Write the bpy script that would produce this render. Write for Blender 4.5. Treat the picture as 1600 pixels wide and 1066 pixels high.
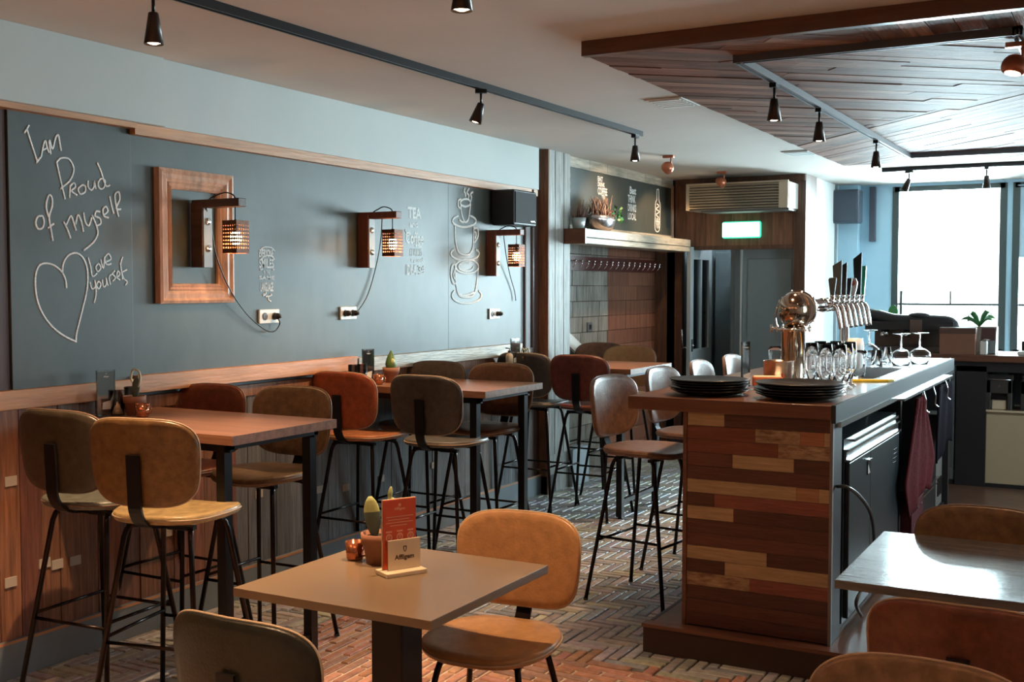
import bpy, math, random
from mathutils import Vector, Matrix
R = math.radians
PI = math.pi
random.seed(7)
for o in list(bpy.data.objects): bpy.data.objects.remove(o)
sc = bpy.context.scene
C = sc.collection

# ------------------------------------------------------------------ camera
cam_d = bpy.data.cameras.new('camera'); cam = bpy.data.objects.new('camera', cam_d); C.objects.link(cam)
cam.location = (0, 0, 1.6)
cam.rotation_euler = (R(90 - 2.7), 0, R(28.8))
cam_d.sensor_width = 36; cam_d.lens = 1755 / 1600 * 36
cam_d.clip_start = 0.05
sc.camera = cam

# ------------------------------------------------------------------ world, exposure
w = bpy.data.worlds.new('world'); sc.world = w; w.use_nodes = True
bg = w.node_tree.nodes['Background']; bg.inputs[0].default_value = (.86, .95, 1, 1); bg.inputs[1].default_value = 3.0
vs = sc.view_settings
vs.view_transform = 'Standard'; vs.look = 'None'; vs.gamma = 1; vs.use_curve_mapping = False
vs.exposure = 0.68

sc.cycles.transparent_max_bounces = 24; sc.cycles.max_bounces = 24; sc.cycles.transmission_bounces = 24

# ------------------------------------------------------------------ lights of the place
def area(name, loc, rot, sx, sy, power, col):
    l = bpy.data.lights.new(name, 'AREA'); l.shape = 'RECTANGLE'; l.size = sx; l.size_y = sy
    l.energy = power; l.color = col
    o = bpy.data.objects.new(name, l); C.objects.link(o); o.location = loc; o.rotation_euler = rot
    return o
DAY = (.68, .92, 1.0)
# daylight entering by the windows of the far wall and of the right-hand wall
area('daylight_far_window', (-1.61, 12.25, 1.78), (R(-90), 0, 0), 1.0, 1.66, 330, DAY)
area('daylight_far_window', (-.42, 12.25, 1.78), (R(-90), 0, 0), 1.2, 1.66, 330, DAY)
area('daylight_far_window', (1.2, 12.25, 1.78), (R(-90), 0, 0), 1.4, 1.66, 330, DAY)
area('daylight_side_window', (2.85, 7.2, 1.75), (0, R(90), 0), 1.7, 1.9, 75, DAY)
area('daylight_side_window', (2.85, 10.3, 1.75), (0, R(90), 0), 1.7, 1.9, 75, DAY)

def spot(loc, aim, power, col=(1, .62, .34), size=R(75), rad=.02, blend=.6):
    l = bpy.data.lights.new('spot_light', 'SPOT'); l.energy = power; l.color = col; l.spot_size = size
    l.spot_blend = blend; l.shadow_soft_size = rad
    o = bpy.data.objects.new('spot_light', l); C.objects.link(o); o.location = loc
    o.rotation_euler = (Vector(aim) - Vector(loc)).to_track_quat('-Z', 'Y').to_euler()
    return o
def point(loc, power, col=(1, .55, .22), rad=.02):
    l = bpy.data.lights.new('point_light', 'POINT'); l.energy = power; l.color = col; l.shadow_soft_size = rad
    o = bpy.data.objects.new('point_light', l); C.objects.link(o); o.location = loc
    return o

# ------------------------------------------------------------------ materials
MATS = {}
def mat(name, col=(.5, .5, .5), rough=.5, metal=0, var=0, vs_=8, stretch=(1, 1, 1), bump=0, bs=None, col2=None,
        vcol=False, uv=False, emit=None, estr=0, trans=0, alpha=1, ior=1.45, spec=.5, detail=4, coat=0):
    if name in MATS: return MATS[name]
    m = bpy.data.materials.new(name); m.use_nodes = True; nt = m.node_tree; N = nt.nodes; L = nt.links
    b = N['Principled BSDF']
    b.inputs['Base Color'].default_value = (*col, 1); b.inputs['Roughness'].default_value = rough
    b.inputs['Metallic'].default_value = metal; b.inputs['IOR'].default_value = ior
    b.inputs['Specular IOR Level'].default_value = spec; b.inputs['Coat Weight'].default_value = coat
    if trans: b.inputs['Transmission Weight'].default_value = trans
    if emit: b.inputs['Emission Color'].default_value = (*emit, 1); b.inputs['Emission Strength'].default_value = estr
    tc = N.new('ShaderNodeTexCoord'); mp = N.new('ShaderNodeMapping'); mp.inputs['Scale'].default_value = stretch
    L.new(tc.outputs['UV' if uv else 'Object'], mp.inputs['Vector'])
    out = None
    if col2 is not None or var or vcol:
        nz = N.new('ShaderNodeTexNoise'); nz.inputs['Scale'].default_value = vs_; nz.inputs['Detail'].default_value = detail
        nz.inputs['Roughness'].default_value = .65
        L.new(mp.outputs[0], nz.inputs['Vector'])
        rp = N.new('ShaderNodeValToRGB'); e = rp.color_ramp.elements
        e[0].position = .35; e[1].position = .68
        c2 = col2 if col2 is not None else tuple(x * (1 - var) for x in col)
        e[0].color = (*c2, 1); e[1].color = (*col, 1)
        L.new(nz.outputs['Fac'], rp.inputs[0]); out = rp.outputs[0]
        if vcol:
            at = N.new('ShaderNodeAttribute'); at.attribute_name = 'Col'
            mx = N.new('ShaderNodeMix'); mx.data_type = 'RGBA'; mx.blend_type = 'MULTIPLY'; mx.inputs[0].default_value = 1
            L.new(out, mx.inputs[6]); L.new(at.outputs['Color'], mx.inputs[7]); out = mx.outputs[2]
        L.new(out, b.inputs['Base Color'])
    if bump:
        n2 = N.new('ShaderNodeTexNoise'); n2.inputs['Scale'].default_value = bs or vs_ * 3; n2.inputs['Detail'].default_value = 5
        L.new(mp.outputs[0], n2.inputs['Vector'])
        bp = N.new('ShaderNodeBump'); bp.inputs['Strength'].default_value = bump; bp.inputs['Distance'].default_value = .01
        L.new(n2.outputs['Fac'], bp.inputs['Height']); L.new(bp.outputs[0], b.inputs['Normal'])
    MATS[name] = m
    return m
def glass_mat(name, tint=(1, 1, 1), fac=.12, rough=.02):
    # window and holder glass: clear, with a mirror coat
    m = bpy.data.materials.new(name); m.use_nodes = True; nt = m.node_tree; N = nt.nodes; L = nt.links
    N.remove(N['Principled BSDF'])
    t = N.new('ShaderNodeBsdfTransparent'); t.inputs[0].default_value = (*tint, 1)
    g = N.new('ShaderNodeBsdfGlossy'); g.inputs['Roughness'].default_value = rough
    f = N.new('ShaderNodeFresnel'); f.inputs[0].default_value = 1.45
    a = N.new('ShaderNodeMath'); a.operation = 'ADD'; a.inputs[1].default_value = fac; L.new(f.outputs[0], a.inputs[0])
    x = N.new('ShaderNodeMixShader'); L.new(a.outputs[0], x.inputs[0]); L.new(t.outputs[0], x.inputs[1]); L.new(g.outputs[0], x.inputs[2])
    L.new(x.outputs[0], N['Material Output'].inputs[0]); MATS[name] = m
    return m

PLASTER = mat('white_plaster', (.62, .58, .535), .75, var=.06, vs_=2, bump=.05, bs=60)
SOFFIT = mat('soffit_paint', (.44, .475, .46), .6, var=.05, vs_=1.5)
BLUEWALL = mat('pale_blue_paint', (.40, .62, .76), .6, var=.06, vs_=2)
WHITEWALL = mat('white_wall_paint', (.78, .84, .84), .6, var=.04, vs_=2)
GREYPAINT = mat('grey_blue_paint', (.13, .165, .18), .42, var=.15, vs_=3)
DOORGREY = mat('door_grey_paint', (.22, .28, .30), .35, var=.1, vs_=3)
BOARD = mat('chalkboard_paint', (.064, .074, .066), .45, col2=(.042, .050, .046), vs_=2.2, stretch=(1, 1, .6), detail=6)
CHALK = mat('chalk', (.88, .90, .88), .9, var=.3, vs_=120)
BRICK = mat('clay_paver', (.50, .385, .32), .46, var=.35, vs_=22, vcol=True, bump=.5, bs=45)
MORTAR = mat('sand_joint', (.62, .54, .44), .8, var=.3, vs_=14, bump=.3)
WAINS = mat('red_brown_boards', (.30, .14, .085), .42, var=.55, vs_=6, stretch=(6, 9, .55), vcol=True, bump=.3, bs=14)
CEILWOOD = mat('weathered_ceiling_planks', (.31, .16, .11), .62, spec=.18, var=.6, vs_=4, stretch=(.7, 14, 1), vcol=True, uv=True, bump=.5, bs=9)
GREYWOOD = mat('grey_weathered_wood', (.34, .32, .28), .5, var=.5, vs_=5, stretch=(5, 5, .8), vcol=True, bump=.3)
POSTWOOD = mat('rough_post_wood', (.32, .15, .085), .5, var=.55, vs_=5, stretch=(9, 9, .6), bump=.5, bs=12)
SILVERWOOD = mat('silvered_wood', (.42, .42, .39), .45, var=.6, vs_=5, stretch=(9, 9, .6), bump=.5, bs=12)
BARWOOD = mat('painted_scrap_boards', (1, 1, 1), .42, var=.35, vs_=5, stretch=(1.2, 1, 16), vcol=True, bump=.3, bs=8)
CHIP = mat('chipped_cream_paint', (.47, .35, .19), .5, col2=(.16, .08, .045), vs_=14, stretch=(1, 1, 3.5), bump=.4)
LIGHTWOOD = mat('oiled_pine', (.56, .27, .12), .42, var=.35, vs_=5, stretch=(5, .5, 5), bump=.15)
PALEWOOD = mat('pale_old_pine', (.60, .54, .43), .45, var=.5, vs_=5, stretch=(5, .8, 7), bump=.3)
TABLEWOOD = mat('table_wood', (.30, .145, .085), .33, var=.4, vs_=4, stretch=(.8, 9, 9), bump=.1)
DARKWOOD = mat('dark_brown_wood', (.10, .048, .03), .45, var=.5, vs_=4, stretch=(1, 9, 9), bump=.2)
BROWNWOOD = mat('brown_wood', (.30, .15, .092), .42, var=.5, vs_=4, stretch=(9, 9, .7), vcol=True, bump=.2)
FRAMEWOOD = mat('frame_wood', (.70, .41, .28), .4, var=.4, vs_=5, stretch=(5, 5, .9), bump=.15)
TOPWOOD = mat('worktop_wood', (.17, .072, .042), .28, var=.35, vs_=4, stretch=(.8, 9, 9), bump=.1)
LAMINATE = mat('taupe_laminate', (.19, .135, .085), .25, var=.05, vs_=3)
GREYTOP = mat('grey_oak_laminate', (.13, .13, .13), .14, var=.4, vs_=4, stretch=(1, 9, 9), bump=.08)
BLACKM = mat('black_metal', (.012, .012, .014), .32, .4)
TUBE = mat('bronze_black_tube', (.022, .015, .013), .25, .8)
RUST = mat('rusty_steel', (.16, .055, .025), .55, .5, var=.5, vs_=30)
STEEL = mat('brushed_steel', (.62, .64, .65), .22, 1)
CHROME = mat('chrome', (.80, .80, .80), .06, 1)
COPPER = mat('polished_brass', (.52, .40, .30), .1, 1)
REDCOP = mat('copper_lacquer', (.50, .17, .09), .3, .6)
PLASTICB = mat('black_plastic', (.015, .016, .018), .4)
PLASTICW = mat('white_plastic', (.62, .62, .58), .35)
PLATE = mat('black_stoneware', (.010, .010, .011), .28)
SEAL = mat('grey_plastic', (.10, .10, .11), .45)
FRIDGE = mat('dark_fridge_door', (.035, .045, .052), .33, .3, var=.1)
BEIGE = mat('beige_door', (.50, .41, .27), .45, var=.05)
CARD = mat('brown_cardboard', (.23, .105, .065), .7, var=.1)
PAPERO = mat('orange_red_card', (.62, .09, .035), .5, var=.1, vs_=30)
PAPERC = mat('cream_card', (.62, .52, .36), .55)
TERRA = mat('terracotta', (.30, .135, .08), .75, var=.15, vs_=20)
SOIL = mat('potting_soil', (.03, .02, .014), .9, bump=.5)
CACTUS = mat('cactus_green', (.10, .19, .05), .5, var=.35, vs_=40)
CACTUS2 = mat('cactus_pale_green', (.42, .48, .20), .5, var=.2, vs_=40)
CACTUS3 = mat('cactus_grey_green', (.10, .15, .12), .5, var=.3, vs_=30)
LEAF = mat('leaf_green', (.05, .22, .07), .4, var=.3)
DRY = mat('dried_heather', (.20, .095, .065), .8, var=.5, vs_=20)
TWIG = mat('dry_twig', (.36, .24, .18), .8, var=.3)
CANDLE = mat('cream_wax', (.75, .62, .40), .5)
CUPC = mat('copper_glass', (.55, .20, .10), .12, .75, var=.3, vs_=60)
TOWEL = mat('dark_red_towel', (.11, .012, .015), .9, spec=.1, var=.45, vs_=60, bump=.5, bs=160)
CLOTH = mat('black_cloth', (.008, .006, .010), .9, spec=.05, bump=.3, bs=60)
YELLOW = mat('yellow_plastic', (.70, .50, .03), .4)
ORANGEP = mat('orange_paper', (.60, .16, .06), .6)
PLATF = mat('platform_floor', (.17, .095, .065), .30, var=.3, vs_=5)
SKIRT = mat('grey_skirting_paint', (.17, .20, .22), .4, var=.15, vs_=4)
PATCH = mat('old_grey_tile', (.42, .37, .31), .6)
GREENP = mat('green_plastic', (.02, .30, .16), .35)
BULB = mat('bulb_glow', (1, .8, .5), .3, emit=(1, .55, .20), estr=60)
LAMPGLOW = mat('spot_lens_glow', (1, .9, .7), .3, emit=(1, .80, .55), estr=22)
EXITW = mat('exit_sign_face', (.9, 1, .95), .3, emit=(.70, 1, .84), estr=2.6)
EXITG = mat('exit_sign_rim', (.02, .25, .14), .3, emit=(.05, .8, .45), estr=.8)
GLASS = mat('drinking_glass', (1, 1, 1), .02, trans=1, ior=1.35)
PANE = glass_mat('window_pane')
ACRYL = glass_mat('clear_acrylic', (.88, .92, .92), .14, .05)
DARKPANE = glass_mat('door_pane', (.35, .42, .45), .10)
BLIND = mat('pale_blue_blind', (.45, .62, .74), .7, trans=.0)
BRICKW = mat('grey_block', (.33, .31, .28), .6, var=.4, vs_=5, vcol=True, bump=.3)

def leather(name, col, k=.55):
    return mat(name, col, .34, col2=tuple(x * k for x in col), vs_=26, detail=7, bump=.12, bs=120)
L_OLIVE = leather('dark_olive_leather', (.070, .058, .040))
L_OCHRE = leather('ochre_leather', (.20, .115, .048))
L_RED = leather('red_brown_leather', (.20, .055, .030))
L_TAN = leather('olive_tan_leather', (.24, .155, .085))
L_ORANGE = leather('orange_red_leather', (.36, .085, .035))
L_CHAR = leather('charcoal_leather', (.065, .057, .053))
L_GREY = leather('grey_brown_leather', (.13, .10, .08))
L_BROWN = leather('brown_leather', (.20, .10, .062))
L_DRED = leather('dark_red_leather', (.17, .045, .032))
L_COGNAC = leather('cognac_leather', (.40, .215, .095), .72)
L_BLACKG = leather('green_black_leather', (.018, .018, .013))
L_SADDLE = leather('saddle_brown_leather', (.27, .15, .10))
L_RUST = leather('rust_leather', (.17, .062, .036))
PIPING = mat('light_piping', (.38, .29, .20), .5)
PIPED = mat('dark_piping', (.16, .10, .07), .5)

# ------------------------------------------------------------------ mesh builder
class MB:
    def __init__(s): s.v = []; s.f = []; s.m = []; s.c = []; s.uv = []; s.sm = []
    def add(s, vs, fs, mi=0, col=(1, 1, 1), uvs=None, smooth=False):
        b = len(s.v); s.v += [tuple(p) for p in vs]
        for k, f in enumerate(fs):
            s.f.append(tuple(b + i for i in f)); s.m.append(mi); s.c.append(col)
            s.uv.append([uvs[i] for i in f] if uvs else None); s.sm.append(smooth)
    def box(s, x0, x1, y0, y1, z0, z1, mi=0, col=(1, 1, 1), M=None):
        vs = [Vector((x, y, z)) for z in (z0, z1) for y in (y0, y1) for x in (x0, x1)]
        if M: vs = [M @ p for p in vs]
        s.add(vs, [(0, 2, 3, 1), (4, 5, 7, 6), (0, 1, 5, 4), (2, 6, 7, 3), (0, 4, 6, 2), (1, 3, 7, 5)], mi, col)
        return s
    def prism(s, poly, z0, z1, mi=0, col=(1, 1, 1), uvs=None, M=None):
        n = len(poly)
        vs = [Vector((p[0], p[1], z)) for z in (z0, z1) for p in poly]
        if M: vs = [M @ p for p in vs]
        fs = [tuple(range(n - 1, -1, -1)), tuple(range(n, 2 * n))] + [(i, (i + 1) % n, n + (i + 1) % n, n + i) for i in range(n)]
        s.add(vs, fs, mi, col, (uvs + uvs) if uvs else None)
        return s
    def tube(s, pts, r, n=8, mi=0, col=(1, 1, 1), closed=False, cap=True, sq=None):
        pts = [Vector(p) for p in pts]; k = len(pts)
        rr = r if isinstance(r, (list, tuple)) else [r] * k
        rings = []; nrm = None
        for i in range(k):
            a = pts[(i - 1) % k] if (closed or i > 0) else pts[i]
            b = pts[(i + 1) % k] if (closed or i < k - 1) else pts[i]
            t = (b - a)
            if t.length < 1e-9: t = Vector((0, 0, 1))
            t.normalize()
            if nrm is None:
                nrm = t.cross(Vector((0, 0, 1)))
                if nrm.length < .1: nrm = t.cross(Vector((1, 0, 0)))
            nrm = (nrm - t * nrm.dot(t))
            if nrm.length < 1e-6: nrm = t.orthogonal()
            nrm.normalize(); bn = t.cross(nrm)
            rings.append([pts[i] + (nrm * math.cos(2 * PI * j / n) + bn * math.sin(2 * PI * j / n)) * rr[i] for j in range(n)])
        if sq:  # flatten against a wall plane: (axis, value, factor)
            for rg in rings:
                for p in rg: p[sq[0]] = sq[1] + (p[sq[0]] - sq[1]) * sq[2]
        vs = [p for rg in rings for p in rg]; fs = []
        for i in range(k if closed else k - 1):
            a = i * n; b = ((i + 1) % k) * n
            for j in range(n): fs.append((a + j, a + (j + 1) % n, b + (j + 1) % n, b + j))
        if cap and not closed:
            fs.append(tuple(range(n - 1, -1, -1))); fs.append(tuple((k - 1) * n + j for j in range(n)))
        s.add(vs, fs, mi, col, None, True)
        return s
    def lathe(s, prof, c=(0, 0, 0), n=24, mi=0, col=(1, 1, 1), M=None, sx=1, sy=1):
        vs = []; fs = []; k = len(prof)
        for (r, z) in prof:
            for j in range(n):
                a = 2 * PI * j / n
                p = Vector((r * math.cos(a) * sx, r * math.sin(a) * sy, z))
                if M: p = M @ p
                vs.append(p + Vector(c))
        for i in range(k - 1):
            for j in range(n):
                fs.append((i * n + j, i * n + (j + 1) % n, (i + 1) * n + (j + 1) % n, (i + 1) * n + j))
        if prof[0][0] > 1e-5: fs.append(tuple(range(n - 1, -1, -1)))
        if prof[-1][0] > 1e-5: fs.append(tuple((k - 1) * n + j for j in range(n)))
        s.add(vs, fs, mi, col, None, True)
        return s
    def ball(s, c, r, n=14, m=8, mi=0, sc3=(1, 1, 1), col=(1, 1, 1), M=None):
        vs = []; fs = []
        for i in range(m + 1):
            th = PI * i / m
            for j in range(n):
                a = 2 * PI * j / n
                p = Vector((r * math.sin(th) * math.cos(a) * sc3[0], r * math.sin(th) * math.sin(a) * sc3[1], -r * math.cos(th) * sc3[2]))
                if M: p = M @ p
                vs.append(p + Vector(c))
        for i in range(m):
            for j in range(n): fs.append((i * n + j, i * n + (j + 1) % n, (i + 1) * n + (j + 1) % n, (i + 1) * n + j))
        s.add(vs, fs, mi, col, None, True)
        return s
    def text(s, txt, M, w=None, h=None, mi=0, depth=0):
        vs, fs = text_geo(txt)
        xs = [p[0] for p in vs]; ys = [p[1] for p in vs]
        x0, x1, y0, y1 = min(xs), max(xs), min(ys), max(ys)
        kx = (w / (x1 - x0)) if w else None; ky = (h / (y1 - y0)) if h else None
        kx = kx or ky; ky = ky or kx
        s.add([M @ Vector(((p[0] - x0) * kx, (p[1] - y0) * ky, 0)) for p in vs], fs, mi)
        return s
    def build(s, name, mats, parent=None, loc=None, bevel=0, seg=2, rotz=0):
        me = bpy.data.meshes.new(name); me.from_pydata(s.v, [], s.f)
        if not isinstance(mats, (list, tuple)): mats = [mats]
        for m in mats: me.materials.append(m)
        for i, p in enumerate(me.polygons): p.material_index = s.m[i]; p.use_smooth = s.sm[i]
        ca = me.color_attributes.new('Col', 'FLOAT_COLOR', 'CORNER')
        for i, p in enumerate(me.polygons):
            for li in p.loop_indices: ca.data[li].color = (*s.c[i], 1)
        if any(u for u in s.uv):
            uvl = me.uv_layers.new(name='UVMap')
            for i, p in enumerate(me.polygons):
                if s.uv[i]:
                    for q, li in enumerate(p.loop_indices): uvl.data[li].uv = s.uv[i][q]
        me.update()
        o = bpy.data.objects.new(name, me); C.objects.link(o)
        if parent: o.parent = parent
        if loc: o.location = loc
        if rotz: o.rotation_euler = (0, 0, rotz)
        if bevel:
            b = o.modifiers.new('bevel', 'BEVEL'); b.width = bevel; b.segments = seg; b.limit_method = 'ANGLE'; b.angle_limit = R(40)
        return o
_tc = {}
def text_geo(txt):
    if txt in _tc: return _tc[txt]
    cu = bpy.data.curves.new('t', 'FONT'); cu.body = txt; cu.size = 1; cu.resolution_u = 3; cu.offset = .03
    o = bpy.data.objects.new('t', cu); C.objects.link(o)
    me = bpy.data.meshes.new_from_object(o.evaluated_get(bpy.context.evaluated_depsgraph_get()))
    r = ([tuple(v.co) for v in me.vertices], [tuple(p.vertices) for p in me.polygons])
    bpy.data.objects.remove(o); bpy.data.curves.remove(cu); bpy.data.meshes.remove(me)
    _tc[txt] = r
    return r
def thing(name, label, cat, loc=(0, 0, 0), rotz=0, group=None):
    o = bpy.data.objects.new(name, None); C.objects.link(o); o.empty_display_size = .1
    o.location = loc; o.rotation_euler = (0, 0, rotz); o['label'] = label; o['category'] = cat
    if group: o['group'] = group
    return o
def tag(o, label, cat, group=None):
    o['label'] = label; o['category'] = cat
    if group: o['group'] = group
    return o
def struct(o, label=None):
    o['kind'] = 'structure'
    if label: o['label'] = label
    return o
def dup(root, loc, rotz, label, group=None):
    r = root.copy(); C.objects.link(r); r.location = loc; r.rotation_euler = (0, 0, rotz); r['label'] = label
    if group: r['group'] = group
    for ch in list(root.children):
        c = ch.copy(); C.objects.link(c); c.parent = r
        for g in list(ch.children):
            d = g.copy(); C.objects.link(d); d.parent = c
    return r
def clip(poly, planes):      # keep the side where a*x+b*y<=c
    for a, b, c in planes:
        out = []
        for i in range(len(poly)):
            p, q = poly[i], poly[(i + 1) % len(poly)]
            dp, dq = a * p[0] + b * p[1] - c, a * q[0] + b * q[1] - c
            if dp <= 0: out.append(p)
            if dp * dq < 0:
                t = dp / (dp - dq); out.append((p[0] + (q[0] - p[0]) * t, p[1] + (q[1] - p[1]) * t))
        poly = out
        if len(poly) < 3: return []
    return poly
def rect_planes(x0, x1, y0, y1): return [(-1, 0, -x0), (1, 0, x1), (0, -1, -y0), (0, 1, y1)]
def smooth_path(pts, k=5, closed=False):
    P = [Vector(p) for p in pts]; n = len(P); out = []
    for i in range(n if closed else n - 1):
        if closed: a, b, c, d = P[(i - 1) % n], P[i], P[(i + 1) % n], P[(i + 2) % n]
        else: a, b, c, d = P[max(i - 1, 0)], P[i], P[i + 1], P[min(i + 2, n - 1)]
        for j in range(k):
            t = j / k
            out.append(.5 * ((2 * b) + (c - a) * t + (2 * a - 5 * b + 4 * c - d) * t * t + (3 * b - a - 3 * c + d) * t ** 3))
    if not closed: out.append(P[-1])
    return out

# point in the room for a place seen in the photograph, on a given real plane
_fw = Vector((-math.sin(R(28.8)) * math.cos(R(2.7)), math.cos(R(28.8)) * math.cos(R(2.7)), -math.sin(R(2.7))))
_rt = Vector((math.cos(R(28.8)), math.sin(R(28.8)), 0)); _up = _rt.cross(_fw)
def _ray(px, py): return _fw * 1755 + _rt * (px - 800) + _up * (533 - py)
def onX(px, py, x): r = _ray(px, py); k = x / r.x; return Vector((x, r.y * k, 1.6 + r.z * k))
def onY(px, py, y): r = _ray(px, py); k = y / r.y; return Vector((r.x * k, y, 1.6 + r.z * k))
def onZ(px, py, z): r = _ray(px, py); k = (z - 1.6) / r.z; return Vector((r.x * k, r.y * k, z))

# ================================================================== THE ROOM
CZ = 2.66
WX = -4.02
YB = 12.0
# ---- floor: sand bed with clay pavers
g = MB()
g.box(-5.4, 2.7, -2.6, 4.3, -.12, -.008, 1); g.box(-5.4, 2.7, 4.3, 12.1, -.12, -.014, 2)
BL, BW = .20, .052
def brick(x0, y0, x1, y1, reg, M=None):
    gp = .0075 if (M is not None) else .0045
    poly = [(x0 + gp, y0 + gp), (x1 - gp, y0 + gp), (x1 - gp, y1 - gp), (x0 + gp, y1 - gp)]
    if M: poly = [(M @ Vector((p[0], p[1], 0)))[:2] for p in poly]
    poly = clip(poly, reg)
    if len(poly) < 3: return
    cx = sum(p[0] for p in poly) / len(poly); cy = sum(p[1] for p in poly) / len(poly)
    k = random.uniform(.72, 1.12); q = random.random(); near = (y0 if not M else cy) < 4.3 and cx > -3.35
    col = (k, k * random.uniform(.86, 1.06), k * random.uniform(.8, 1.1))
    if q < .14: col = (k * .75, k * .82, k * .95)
    if not near: col = (col[0] * .95, col[1] * 1.2, col[2] * 1.35)  # far pavers tinted cooler: bluish window light put into the colour
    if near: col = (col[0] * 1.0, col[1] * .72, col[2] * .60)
    z = random.uniform(-.0025, .0015); e = .10
    n = len(poly)
    top = [(cx + (p[0] - cx) * .965 , cy + (p[1] - cy) * (1 - .012)) for p in poly]
    sx = max(p[0] for p in poly) - min(p[0] for p in poly); sy = max(p[1] for p in poly) - min(p[1] for p in poly)
    fx = max(.3, 1 - .007 / max(sx, .01)); fy = max(.3, 1 - .007 / max(sy, .01))
    top = [(cx + (p[0] - cx) * fx, cy + (p[1] - cy) * fy) for p in poly]
    vs = [(p[0], p[1], -.02) for p in poly] + [(p[0], p[1], z - .004) for p in poly] + [(p[0], p[1], z) for p in top]
    fs = [tuple(range(2 * n, 3 * n))]
    for a in (0, n): fs += [(a + i, a + (i + 1) % n, a + n + (i + 1) % n, a + n + i) for i in range(n)]
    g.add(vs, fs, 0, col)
def herring(x0, x1, y0, y1, reg):
    L, W = BL, BW
    for j in range(-40, 60):
        for k in range(-250, 400):
            ox, oy = x0 + k * W + j * L, y0 + k * W - j * L
            if ox > x1 + L or ox < x0 - L or oy > y1 + L or oy < y0 - L: continue
            brick(ox, oy, ox + L, oy + W, reg); brick(ox, oy + W, ox + W, oy + W + L, reg)
def running(cx, cy, sx, sy, ang, reg):
    M = Matrix.Translation((cx, cy, 0)) @ Matrix.Rotation(ang, 4, 'Z')
    ny = int(sy / BW) + 1; nx = int(sx / BL) + 1
    for j in range(-ny // 2, ny // 2 + 1):
        off = (j % 2) * BL / 2 + random.uniform(-.01, .01)
        for i in range(-nx // 2 - 1, nx // 2 + 1):
            brick(i * BL + off, j * BW, (i + 1) * BL + off, (j + 1) * BW, reg, M)
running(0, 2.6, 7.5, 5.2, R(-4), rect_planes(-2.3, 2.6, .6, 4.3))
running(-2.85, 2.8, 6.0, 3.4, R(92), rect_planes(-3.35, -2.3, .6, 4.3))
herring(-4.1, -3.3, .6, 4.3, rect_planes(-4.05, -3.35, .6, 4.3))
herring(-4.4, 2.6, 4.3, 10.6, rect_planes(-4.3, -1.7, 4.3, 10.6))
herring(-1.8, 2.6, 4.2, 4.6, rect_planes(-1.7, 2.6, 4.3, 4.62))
struct(g.build('floor', [BRICK, MORTAR, mat('dark_sand_joint', (.17, .155, .14), .8, var=.3, vs_=14)]))
# ---- raised service platform with riser
g = MB(); g.box(-1.83, 2.6, 4.60, 11.98, -.02, .118)
struct(g.build('platform', PLATF))
g = MB(); g.box(-1.845, 2.6, 4.555, 4.60, 0, .112, 0); g.box(-1.85, 2.6, 4.548, 4.606, .112, .128, 1); g.box(-1.845, -1.83, 4.6, 8.5, 0, .12, 0)
struct(g.build('trim_1', [mat('riser_wood', (.040, .021, .015), .5, var=.3, vs_=5), TOPWOOD]))
# ---- ceiling
g = MB(); g.box(-5.4, 2.7, -2.6, 12.4, CZ, CZ + .1)
struct(g.build('ceiling', PLASTER))
# ---- left wall
g = MB(); g.box(WX - .2, WX, -2.6, 7.72, 0, CZ)
struct(g.build('wall_left', GREYPAINT))
# wainscot of vertical boards
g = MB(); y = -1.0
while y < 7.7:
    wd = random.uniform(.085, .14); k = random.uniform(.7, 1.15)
    cc = (k, k * random.uniform(.85, 1), k * random.uniform(.8, 1)) if y < 4.32 else (k * .62, k * 1.35, k * 2.3)    # far boards tinted grey-blue: cool daylight put into their colour
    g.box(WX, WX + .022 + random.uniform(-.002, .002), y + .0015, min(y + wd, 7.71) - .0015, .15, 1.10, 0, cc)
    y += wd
for px, py in [(17, 752), (17, 910), (90, 882), (118, 876), (205, 700), (340, 690), (300, 815), (405, 772), (596, 748), (541, 762), (678, 727), (500, 765), (70, 880), (262, 832)]:
    p = onX(px, py, WX + .026)
    g.box(WX + .02, WX + .028, p.y - .028, p.y + .028, p.z - .02, p.z + .02, 1)
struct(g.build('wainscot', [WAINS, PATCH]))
g = MB(); g.box(WX, WX + .045, -2.5, 7.7, 0, .155); g.box(WX + .0451, WX + .047, -2.5, 7.7, .145, .157, 1)
struct(g.build('baseboard_left', [SKIRT, LIGHTWOOD]))
# rail under the boards
g = MB()
g.box(WX, WX + .06, -1, 3.66, 1.105, 1.185, 0)
g.box(WX, WX + .06, 3.66, 5.33, 1.12, 1.20, 0)
g.box(WX, WX + .065, 5.33, 7.36, 1.105, 1.19, 1)
g.box(WX, WX + .03, 3.5, 7.4, 1.04, 1.10, 2)
struct(g.build('trim_2', [LIGHTWOOD, PALEWOOD, POSTWOOD], bevel=.003))
# soffit above
g = MB(); g.box(-5.0, -3.925, -2.6, 3.81, 2.344, CZ - .001); g.box(-5.0, -3.945, 3.81, 7.6, 2.345, CZ - .001); g.box(-3.925, -3.917, 0, 3.81, 2.345, 2.365)
struct(g.build('wall_left_soffit', SOFFIT))
g = MB(); g.box(-4.0, -3.94, -1, 3.66, 2.32, 2.35, 0); g.box(-4.0, -3.955, 3.66, 7.6, 2.295, 2.345, 0)
struct(g.build('trim_3', LIGHTWOOD))
g = MB(); g.box(WX, -4.0, -1, 3.02, 1.185, 2.33); g.box(WX, -3.995, 7.46, 7.71, .15, 2.35)
struct(g.build('trim_4', mat('red_dark_panel', (.075, .030, .018), .5, var=.4, vs_=4, stretch=(9, 9, .6))))

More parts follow.
